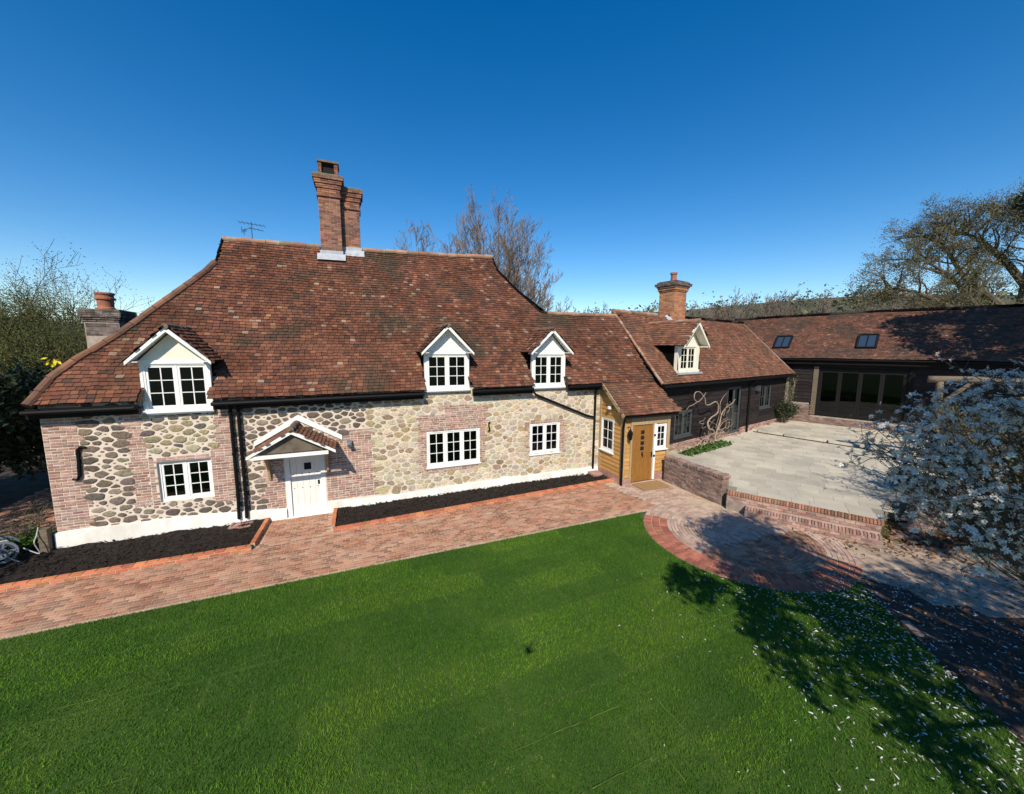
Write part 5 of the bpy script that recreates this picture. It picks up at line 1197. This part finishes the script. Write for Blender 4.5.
# planting at the annexe
gp = empty('ground_plants', aw(1.9,-.75,PZ), AA, 'strip of fresh green plants at the foot of the vine', 'plants'); m = MB()
for _ in range(900):
    u, y = rnd.uniform(-2.1, 1.7), rnd.uniform(-.33, .30); leafquads(m, (u, y, rnd.uniform(.0,.16)), 1, .02, rnd.uniform(.05,.09))
m.build('leaves', MT['fresh'], gp)
leafy('climbing_shrub', aw(11.9,-.35,PZ+.1), 1.05, 'small leafy shrub by the far corner of the black annexe', 41, 10, .6, 2, 'ever', 6, .10, .06, lean=.5, r0=.02, cat='shrub', bark='vine', minr=.006)
leafy('climbing_shrub', aw(12.7,-.2,PZ+.1), 2.6, 'thin climber on the pale corner post of the annexe', 42, 3, .2, 2, 'fresh', 3, .08, .04, lean=.12, r0=.015, cat='climber', bark='vine', minr=.005)

# rustic timber pergola and gate at the patio's right side
PG = Vector((16.75, 14.6, PZ))
pg = empty('pergola', tuple(PG), R(-35), 'rustic weathered timber frame with long top beam behind the magnolia', 'pergola')
for x in (0, 2.4, 4.8):
    m = MB(); P = smooth([(x,0,0),(x+.04,.02,1.7),(x-.02,0,3.5)], 4); m.tube(P, [.13-.02*i/(len(P)-1) for i in range(len(P))], 8); m.build('post', MT['timber'], pg, smooth=True)
m = MB(); P = smooth([(-.35,0,3.57),(1.2,.02,3.60),(3,.0,3.56),(5.6,0,3.6)], 5); m.tube(P, .13, 8); m.build('beam', MT['timber'], pg, smooth=True)
for x, s_ in ((0, 1), (2.4, -1), (2.4, 1)):
    m = MB(); m.tube([(x+s_*.05,0,2.6),(x+s_*.8,0,3.5)], .07, 6); m.build('brace', MT['timber'], pg)
gt = empty('field_gate', tuple(PG + Vector((.1, -.1, 0))), R(-35), 'low barred timber gate half hidden by the magnolia blossom', 'gate'); m = MB()
for k in range(5): m.box(0, 1.5, -.02, .02, .12+.24*k, .21+.24*k)
m.build('rails', MT['timber'], gt); m = MB(); m.box(-.04, .05, -.04, .04, 0, 1.3); m.box(1.46, 1.54, -.03, .03, .05, 1.25); m.build('stile', MT['timber'], gt); m = MB(); m.bar((0,-.03,.2),(1.5,-.03,1.1),.03,.08); m.build('brace', MT['timber'], gt)
# old wall behind the magnolia
ow = empty('old_brick_wall', (11.6, 10.6, 0), R(-20), 'crumbling old brick garden wall end behind the magnolia', 'garden wall')
m = MB(); m.box(.3, 7, 0, .3, 0, .95); m.build('wall_core', MT['oldmort'], ow); m = MB()
for z in range(13):
    x = -.1+.02*z + (.11 if z % 2 else 0)
    while x < 7:
        if rnd.random() < .94 and not (x < .45 and rnd.random() < z*.06): m.box(x+.006, x+.212, -.03-rnd.uniform(-.01,.015), .03, z*.075, z*.075+.062)
        x += .22
m.build('bricks', MT['oldbrick'], ow); m = MB(); x = .3
while x < 7: m.box(x, x+rnd.uniform(.4,.5), -.06, .36, .955, 1.03+rnd.uniform(-.01,.01)); x += .52
m.build('coping', MT['copings'], ow, bevel=.012)
for i in range(7):
    a = rnd.uniform(0,6.28); c = Vector((11.05+rnd.uniform(-.5,.6), 10.1+rnd.uniform(-.35,.3), .06)); m = MB(); m.obox((0,0,0), Vector((math.cos(a),math.sin(a),.1))*.11, Vector((-math.sin(a),math.cos(a),0))*.05, (0,0,.033)); o = m.build('loose_brick', MT['oldbrick'], None, bevel=.006); o.location = c
    tag(o, 'loose old brick lying in leaf litter where the wall has crumbled', 'brick', 'loose bricks by the old wall')

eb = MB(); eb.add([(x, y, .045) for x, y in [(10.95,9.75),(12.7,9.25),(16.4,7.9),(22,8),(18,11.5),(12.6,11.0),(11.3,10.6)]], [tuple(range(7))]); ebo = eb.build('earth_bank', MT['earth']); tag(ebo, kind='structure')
# ---------------- magnolia
CAMP = Vector((0, 0, 5.3))
def magnolia():
    r_ = random.Random(77); base = Vector((8.3, 4.9, 0)); KM = .52; o = empty('magnolia', tuple(base), 0, 'star magnolia covered in white blossom in shade at right', 'tree')
    blobs = [((12.5,9.0,3.3),(1.9,1.8,1.9),70), ((10.6,10.3,2.3),(.95,.9,1.0),34), ((11.5,8.8,1.6),(1.4,1.1,1.1),50), ((13.4,10.4,2.9),(1.6,1.6,1.8),30), ((11.0,9.7,3.1),(.95,.9,.95),34), ((10.35,7.9,.8),(.6,.5,.5),9), ((11.3,9.6,2.2),(.9,.9,.9),36), ((12.1,9.2,4.3),(1.2,1.1,.8),34), ((12.3,8.2,.9),(1.0,.8,.7),26), ((10.9,9.5,1.3),(.8,.7,.6),20)]
    m = MB(); nodes = []
    for bi, (c, rr, cnt_) in enumerate(blobs):
        c0 = CAMP + (Vector(c)-CAMP)*KM - base; rr = tuple(q*KM for q in rr)
        P = smooth([(0, 0, 0), (c0.x*.12+r_.uniform(-.1,.1), c0.y*.3, c0.z*.4), (c0.x*.62, c0.y*.8+r_.uniform(-.1,.1), c0.z*.82), c0 + Vector((0,0,rr[2]*.2))], 4); n = len(P); m.tube(P, [.045-.037*i/(n-1) for i in range(n)], 7)
        for k in range(int(cnt_*.88)):
            while True:
                q = Vector((r_.uniform(-1,1), r_.uniform(-1,1), r_.uniform(-1,1)))
                if .3 < q.length < 1: break
            q = Vector((q.x*rr[0], q.y*rr[1], q.z*rr[2])) + c0
            nodes.append((q, c0)); s0 = P[r_.randint(5, n-1)]
            Q = smooth([s0, s0.lerp(q,.45)+Vector((r_.uniform(-.1,.1), r_.uniform(-.1,.1), r_.uniform(-.08,.08))), q], 4); m.tube(Q, [max(.003, .009-.006*i/(len(Q)-1)) for i in range(len(Q))], 4, cap=False)
    fl = MB(); st_ = MB(); lf = MB(); cnt = 0
    def flower(p, d, size):
        a = d.orthogonal().normalized(); b_ = d.cross(a); n = r_.randint(11, 15); ph = r_.uniform(0, 6.28)
        for i in range(n):
            t = ph + 6.283*i/n*1.0 + r_.uniform(-.2, .2); rad = (a*math.cos(t)+b_*math.sin(t)); el = r_.uniform(-.15, .75); s = size*r_.uniform(.75, 1.15)
            dr_ = (rad*math.cos(el)+d*math.sin(el)).normalized(); sd = d.cross(rad).normalized()*s*r_.uniform(.15, .21); droop = -d*s*r_.uniform(.0, .3)
            fl.add([p, p+dr_*s*.5+sd, p+dr_*s*.5-sd, p+dr_*s*.92+sd*.75+droop*.6, p+dr_*s*.92-sd*.75+droop*.6, p+dr_*s*1.05+droop], [(0,2,1),(1,2,4,3),(3,4,5)])
        st_.lathe(p+d*.004, [(.006,0),(.006,.008),(.002,.011)], 5)
    for q, c in nodes:
        for k in range(r_.randint(4, 7)):
            p = q + Vector((r_.gauss(0,.11), r_.gauss(0,.11), r_.gauss(0,.09)))
            if p.z < .12: continue
            d = ((p-c).normalized()*.6 + Vector((r_.gauss(0,.5), r_.gauss(0,.5), .5+r_.gauss(0,.4)))).normalized()
            m.tube([q, q.lerp(p,.5)+Vector((0,0,-.015)), p], [.004,.0035,.003], 3, cap=False); flower(p, d, r_.uniform(.034, .052))
        if r_.random() < .5: leafquads(lf, q+Vector((r_.gauss(0,.1), r_.gauss(0,.1), r_.gauss(0,.1))), 5, .05, .016, r_)
    m.build('branches', MT['barkm'], o); b1_ = fl.build('blossom', MT['petal'], o); b1_['kind'] = 'stuff'; s1_ = st_.build('flower_centres', MT['stigma'], o); s1_['kind'] = 'stuff'; lf.build('leaves', MT['bud'], o)
magnolia()
leafy('tangled_shrub', (13.4, 9.4, 0), 3.2, 'brown tangled twiggy shrub under and behind the magnolia', 51, 26, .6, 3, 'olive', 3, .09, .045, lean=.55, r0=.022, bark='barkm', cat='shrub', kids=(4,4), frac=.6, minr=.006)
leafy('tangled_shrub', (26.0, 18.0, .6), 3.9, 'bare thin twigs standing in front of the dark barn wall', 52, 12, .5, 3, 'ever', 1, .1, .03, lean=.4, r0=.03, bark='barkm', cat='shrub', kids=(3,4), frac=.05, minr=.008)
leafy('dark_patch_shrub', (13.3, 11.9, .6), .62, 'low dark rounded shrub added for the dark patch at the patio edge, half hidden by blossom', 55, 12, .7, 2, 'ever', 6, .08, .05, lean=.7, r0=.02, cat='shrub', bark='barkd', minr=.005)  # shrub added to fill a dark patch at the patio edge
leafy('low_shrub', (10.9, 6.4, 0), .45, 'small green shrub in the petal strewn bed', 53, 12, .7, 2, 'fresh', 3, .06, .05, lean=1.0, r0=.01, cat='shrub', bark='barkm', minr=.004)
leafy('low_shrub', (9.4, 4.8, 0), .4, 'small leafy plant at the lawn edge low in the right corner', 54, 10, .7, 2, 'fresh', 2, .06, .05, lean=1.0, r0=.01, cat='plant', bark='barkm', minr=.004)

# trees out of view whose shade falls on the lawn, the path, the magnolia and the barn
def shade_tree(base, label, seed, targets, H0, lsz=.085, bark='barkd'):
    r_ = random.Random(seed); base = Vector(base); o = empty('garden_tree', tuple(base), 0, label, 'tree'); m = MB(); q = MB()
    T = smooth([(0,0,0),(.1,.1,H0*.36),(-.1,.2,H0*.75),(-.2,.4,H0)], 4); m.tube(T, [.34-.02*i/3 for i in range(len(T))], 10)
    for tgt, h, rad, n in targets:
        c = Vector(tgt) + SUN*(h/SUN.z) - base
        s = T[min(len(T)-1, 6+r_.randint(0, 6))]
        P = smooth([s, s.lerp(c,.5)+Vector((0,0,.5)), c], 5); m.tube(P, [.11-.08*i/(len(P)-1) for i in range(len(P))], 6)
        tips = []
        for k in range(7):
            d = Vector((r_.gauss(0,1), r_.gauss(0,1), r_.gauss(0,.7))); limb(m, c-d.normalized()*rad*.2, d, rad*.75, .03, 2, r_, .8, .1, (3,4), .4, .15, tips, minr=.008)
        for t in tips:
            if r_.random() < n: leafquads(q, t, 7, .13*rad, lsz, r_)
    m.build('branches', MT[bark], o); q.build('crown', MT['ever'], o)
G = lambda x, y, h, r, n: ((x, y, 0), h, r, n)
SHADE = [G(6.2,10.2,8.2,1.2,.45),G(7.3,9.6,8.0,1.2,.45),G(6.9,10.9,8.6,.9,.4),G(5.5,9.0,7.6,.8,.2),G(4.2,7.9,6.0,.75,.5),G(5.2,7.4,6.0,.9,.42),G(6.4,7.3,6.2,.9,.4),G(5.0,6.0,5.6,.9,.35),G(6.2,5.7,5.8,1.0,.4),G(7.3,6.3,6.2,1.0,.5),G(5.6,4.6,5.2,.9,.35),G(7.6,5.0,6.0,1.1,.55),G(8.8,7.6,7.2,1.1,.6),G(9.4,6.2,6.8,1.2,.7),G(10.6,8.0,8.2,1.3,.8),G(8.3,4.2,6.0,1.1,.6),G(10.0,4.8,7.0,1.3,.8),
  *[(tuple(CAMP + (Vector(p)-CAMP)*.52), 3.2, r, .40) for p, r in (((12.5,9.0,3.5),1.0),((12.2,9.2,4.6),.8),((11.0,9.7,3.2),.75),((10.6,10.3,2.3),.6),((11.4,9.0,1.6),.85),((13.4,10.2,3.0),.9),((12.4,8.3,.8),.8),((10.5,8.3,1.0),.6),((13.6,9.4,4.2),.9))],
  G(12.4,8.6,9,1.4,.8),G(13.4,10.4,10,1.5,.8),G(11.6,10.2,9.6,1.0,.6),G(14.6,8.6,9.5,1.6,.8)]
shade_tree((10.2, -2.2, 0), 'large garden tree standing out of view whose shade dapples lawn and path', 5, SHADE, 5.5)
SHADE2 = [((*bw(u, d)[:2], z), h, r, n) for u, d, z, h, r, n in ((3.9,2.0,6.6,5.0,.9,.35),(5.2,2.4,7.0,4.6,1.0,.6),(7.4,2.4,7.0,4.8,1.3,.85),(9.2,1.6,6.4,5.2,1.4,.85),(4.9,1.2,6.0,5.0,1.2,.5),(5.8,.4,5.4,5.0,1.2,.6),(6.6,1.8,6.6,5.5,1.4,.7),(7.6,.6,5.6,5.5,1.5,.8),(8.6,2.2,7,5.5,1.6,.8),(9.8,.8,6,5.5,1.7,.8),(11.2,2,6.5,5.5,1.8,.8),(5.6,0,3.2,7,1.2,.8),(6.8,0,2.2,8,1.4,.85),(8.2,0,3.2,7,1.5,.85),(9.8,0,2.4,8,1.6,.85),(7.4,0,4.4,6.5,1.2,.8),(8.0,-2.5,.7,9,1.5,.8),(6.4,2.6,7.2,4.6,1.1,.5))]
shade_tree((29.0, 8.5, .3), 'tall half bare tree right of the view casting shade on the barn roof', 61, SHADE2, 8.0, .12)

# distant trees on the skyline
DT = [((45, 96), 16, 'pale bare tree on the skyline just right of the annexe chimney'), ((57, 98), 18, 'round bare tree on the skyline, second right of the annexe chimney'), ((72, 104), 17, 'narrow bare tree on the skyline above the valley of the roofs'), ((70, 82), 15.5, 'broad bare tree on the skyline between the two roof windows'), ((85, 86), 14, 'bare tree on the skyline left of the oak'), ((23, 96), 14, 'slim pale bare tree on the skyline beside the small conifer'), ((8, 92), 12, 'low bare tree on the skyline right of the tall bare tree')]
for i, ((x, y), h, lab) in enumerate(DT):
    r = math.hypot(x, y); z = hill_h(r, math.atan2(x, y)) - .5
    dome_tree('bare_tree', (x, y, z), h*.25, h, h*(.52, .62, .3, .75, .6, .3, .5)[i], lab, 100+i, 40, 12, 1.6, .16, group='bare trees along the skyline', minr=.028)
x, y = 19.8, 96; z = hill_h(math.hypot(x, y), math.atan2(x, y)); cf = empty('conifer', (x, y, z), 0, 'small dark conifer on the skyline above the low cottage ridge', 'tree')
m = MB(); m.tube([(0,0,0),(0,0,12.8)], [.25,.05], 6); m.build('trunk', MT['barkd'], cf); m = MB()
for k in range(700): h = 3+9.6*rnd.random()**.8; r = (13-h)*.26*rnd.uniform(.3,1); a = rnd.uniform(0,6.28); leafquads(m, (r*math.cos(a), r*math.sin(a), h-r*.25), 1, .1, .42)
m.build('crown', MT['ever'], cf)
# woodland that reads as one mass
m = MB(); r_ = random.Random(4)
for k in range(760):
    az = R(r_.uniform(-64, 64)); d = r_.uniform(75, 125) if k < 200 else r_.uniform(130, 420); x, y = d*math.sin(az), d*math.cos(az); z = hill_h(d, az); s = r_.uniform(2.2, 4.6)*(1 if d < 130 else 1.7)*(1 if az > R(8) else .6)
    if d < 130 and az < R(20): continue
    for j in range(34 if d < 130 else 20):
        q = Vector((r_.gauss(0,1), r_.gauss(0,1), abs(r_.gauss(0,.8)))); c = Vector((x, y, z)) + q*s*.7; leafquads(m, c, 2, s*.18, s*.16, r_)
wd = m.build('woodland', MT['wood']); tag(wd, 'brown and olive woodland covering the far hillside', 'woodland', kind='stuff')
m = MB()
for k in range(230):
    t = r_.random(); x = 42+50*t + r_.uniform(-2,2); y = 56-8*t+r_.uniform(-2,4); z = hill_h(math.hypot(x,y), math.atan2(x,y)); H2 = (6.5+5.5*t)*r_.uniform(.75,1.1)
    for j in range(40): a = r_.uniform(0,6.28); rr = r_.uniform(0,2.0); leafquads(m, (x+rr*math.cos(a), y+rr*math.sin(a), z+H2*r_.random()**.6), 2, .4, .26, r_)
hd = m.build('hedgerow', MT['olive']); tag(hd, 'rough olive green hedgerow behind the barn roof', 'hedgerow', kind='stuff')

# ---------------- grass and petals
def grass():
    P = np.array(lawn_poly); x0, x1, y0, y1 = -13.5, 9, 1.2, 12.2
    dens = 3000; n = int((x1-x0)*(y1-y0)*dens); X = rng.uniform(x0, x1, n); Y = rng.uniform(y0, y1, n)
    ins = np.zeros(n, bool); j = len(P)-1
    for i in range(len(P)):
        xi, yi = P[i]; xj, yj = P[j]; c = ((yi > Y) != (yj > Y)) & (X < (xj-xi)*(Y-yi)/((yj-yi) if yj != yi else 1e-9)+xi); ins ^= c; j = i
    ins &= (np.abs(X) < 1.5*Y+4); X, Y = X[ins], Y[ins]; n = len(X)
    U = (X-HO.x)*HE.x+(Y-HO.y)*HE.y; D = (X-HO.x)*HD.x+(Y-HO.y)*HD.y
    k = np.floor((-D-3.72)/.61); fr = ((-D-3.72)/.61)-k; sd = np.minimum(fr, 1-fr)*.61
    off = (k*1.37) % 2.1; f2 = ((U+off)/2.1); k2 = np.floor(f2); s2 = np.minimum(f2-k2, 1-(f2-k2))*2.1
    hsh = np.modf(np.abs(np.sin(np.round((-D-3.72)/.61)*12.9+np.floor((U+off*.0)/1.05)*78.2))*43758.5)[0]; hs2 = np.modf(np.abs(np.sin(k*12.9+np.round(f2)*37.7))*43758.5)[0]
    seam = ((sd < .026) & (hsh > .55)) | ((s2 < .028) & (hs2 > .45))
    tone = np.modf(np.abs(np.sin(k*5.13+k2*9.7))*4375.5)[0]
    H_ = rng.uniform(.024, .060, n)*(0.85+.25*tone)*(1+.15*np.sin(X*3.1+Y*1.7)*np.sin(Y*2.3-X)); H_[seam] *= .55
    a = rng.uniform(0, 6.283, n); wd_ = rng.uniform(.003, .0065, n); ln = rng.uniform(.2, .9, n)*H_; b = rng.uniform(0, 6.283, n)
    V = np.zeros((n, 3, 3), np.float32)
    V[:,0,0] = X-wd_*np.cos(a); V[:,0,1] = Y-wd_*np.sin(a); V[:,1,0] = X+wd_*np.cos(a); V[:,1,1] = Y+wd_*np.sin(a); V[:,2,0] = X+ln*np.cos(b); V[:,2,1] = Y+ln*np.sin(b); V[:,2,2] = H_; V[:,:2,2] = .002
    me = bpy.data.meshes.new('grass'); me.vertices.add(n*3); me.vertices.foreach_set('co', V.ravel()); me.loops.add(n*3); me.loops.foreach_set('vertex_index', np.arange(n*3, dtype=np.int32)); me.polygons.add(n); me.polygons.foreach_set('loop_start', np.arange(0, n*3, 3, dtype=np.int32)); me.polygons.foreach_set('loop_total', np.full(n, 3, np.int32))
    me.materials.append(MT['blade']); me.materials.append(MT['bladey']); me.materials.append(MT['blade2']); me.materials.append(MT['blade3']); mi = np.zeros(n, np.int32); tn_ = tone + rng.normal(0, .07, n); mi[tn_ < .36] = 2; mi[tn_ > .70] = 3; mi[seam & (rng.random(n) < .75)] = 1; mi[rng.random(n) < .012] = 1; me.polygons.foreach_set('material_index', mi)
    me.update(calc_edges=True); o = bpy.data.objects.new('grass', me); COL.objects.link(o); tag(o, 'short dense green grass of the newly turfed lawn', 'grass', kind='stuff')
grass()
m = MB()
def seam(u0, d0, u1, d1):
    L = math.hypot(u1-u0, d1-d0); n = max(3, int(L/.12)); pts = []
    for i in range(n+1):
        t = i/n; w_ = rnd.uniform(.0015, .006)*(0.3+math.sin(math.pi*t)); x = u0+(u1-u0)*t+rnd.uniform(-.012,.012); y = d0+(d1-d0)*t+rnd.uniform(-.012,.012); nx, ny = -(d1-d0)/L, (u1-u0)/L
        pts.append((hw(x+nx*w_, y+ny*w_, .028), hw(x-nx*w_, y-ny*w_, .028)))
    for p, q in zip(pts[:-1], pts[1:]):
        if rnd.random() < .72: m.add([p[0], p[1], q[1], q[0]], [(0,1,2,3)])
for k in range(1, 9):
    d = LE - .76*k; u = rnd.uniform(0, 3)
    while u < 15:
        L = rnd.uniform(.8, 3.2)
        if rnd.random() < .45: seam(u, d, u+L, d+rnd.uniform(-.04,.04))
        if rnd.random() < .4: seam(u+L, d, u+L+.03, d-.76)
        u += L + rnd.uniform(.3, 2.0)
so_ = m.build('turf_seams', MT['bladey'], lawn)
m = MB(); lt = MB()
def petal(mb, x, y, z, s):
    a = rnd.uniform(0,6.28); d = Vector((math.cos(a), math.sin(a), rnd.uniform(-.2,.2)))*s; w_ = Vector((-math.sin(a), math.cos(a), rnd.uniform(-.25,.25)))*s*.26; p = Vector((x, y, z))
    mb.add([p-d, p-d*.2+w_+Vector((0,0,.006)), p-d*.2-w_+Vector((0,0,.004)), p+d*.7+w_*.8+Vector((0,0,.008)), p+d*.7-w_*.8, p+d], [(0,2,1),(1,2,4,3),(3,4,5)])
for _ in range(5600):
    x = 9.4 - abs(rnd.gauss(0, 2.3)); y = rnd.uniform(1.6, 8.3)
    if inpoly(x, y, lawn_poly) and (x > 4.2 or rnd.random() < .2): petal(m, x, y, rnd.uniform(.03,.055), rnd.uniform(.016,.036))
for _ in range(3600):
    x, y = rnd.uniform(6.8, 14), rnd.uniform(1.5, 8.4)
    if not inpoly(x, y, lawn_poly): petal(m, x, y, rnd.uniform(.02,.05), rnd.uniform(.02,.036))
for _ in range(160): x, y = rnd.uniform(8.4, 12.5), rnd.uniform(6.6, 10); petal(m, x, y, .05, rnd.uniform(.02,.034))
for _ in range(60): x, y = rnd.uniform(2, 6), rnd.uniform(2.5, 10); petal(m, x, y, .05, rnd.uniform(.014,.024)) if inpoly(x, y, lawn_poly) else None
po_ = m.build('fallen_petals', MT['petalf']); tag(po_, 'white magnolia petals scattered over the lawn and bed', 'petals', kind='stuff')
for _ in range(5200):
    x, y = rnd.uniform(6.9, 15), rnd.uniform(1.5, 8.4)
    if not inpoly(x, y, lawn_poly): leafquads(lt, (x, y, rnd.uniform(.02,.05)), 1, .01, rnd.uniform(.025,.05), flat=.75)
for _ in range(2600): x, y = rnd.gauss(12.3,1.5), rnd.gauss(9.9,.7); leafquads(lt, (x, y, rnd.uniform(.03,.10)), 1, .01, rnd.uniform(.03,.06), flat=.7)
lo = lt.build('leaf_litter', MT['leaflit']); tag(lo, 'brown dead leaves lying on the shaded bed', 'leaf litter', kind='stuff')
tn = MB(); tn.box(-.2,.2,-.07,.07,0,.04); to = tn.build('stone_edging', MT['flag'], None, bevel=.015); to.location = (7.68, 6.55, .01); to.rotation_euler = (0,0,R(75)); tag(to, 'tan edging stone between the lawn and the dark bed', 'edging stone')

# the quadcopter that casts the small dark speck on the lawn
dpos = Vector(cam.location) + SUN*.42
dn = empty('drone', tuple(dpos), R(20), 'small dark quadcopter hovering above the lawn, seen as its shadow speck', 'drone')
m = MB(); m.box(-.04,.04,-.075,.075,-.025,.025); m.build('body', MT['gplast'], dn, bevel=.015)
for sx in (-1, 1):
    for sy in (-1, 1):
        m = MB(); m.tube([(sx*.04,sy*.06,0),(sx*.075,sy*.07,.02)], .01, 6); m.lathe((sx*.075,sy*.07,.01), [(.016,0),(.016,.03)], 8); a_ = m.build('arm', MT['gplast'], dn)
        m = MB(); m.box(sx*.075-.03, sx*.075+.03, sy*.07-.004, sy*.07+.004, .042, .046); m.build('propeller', MT['ajoin'], a_)
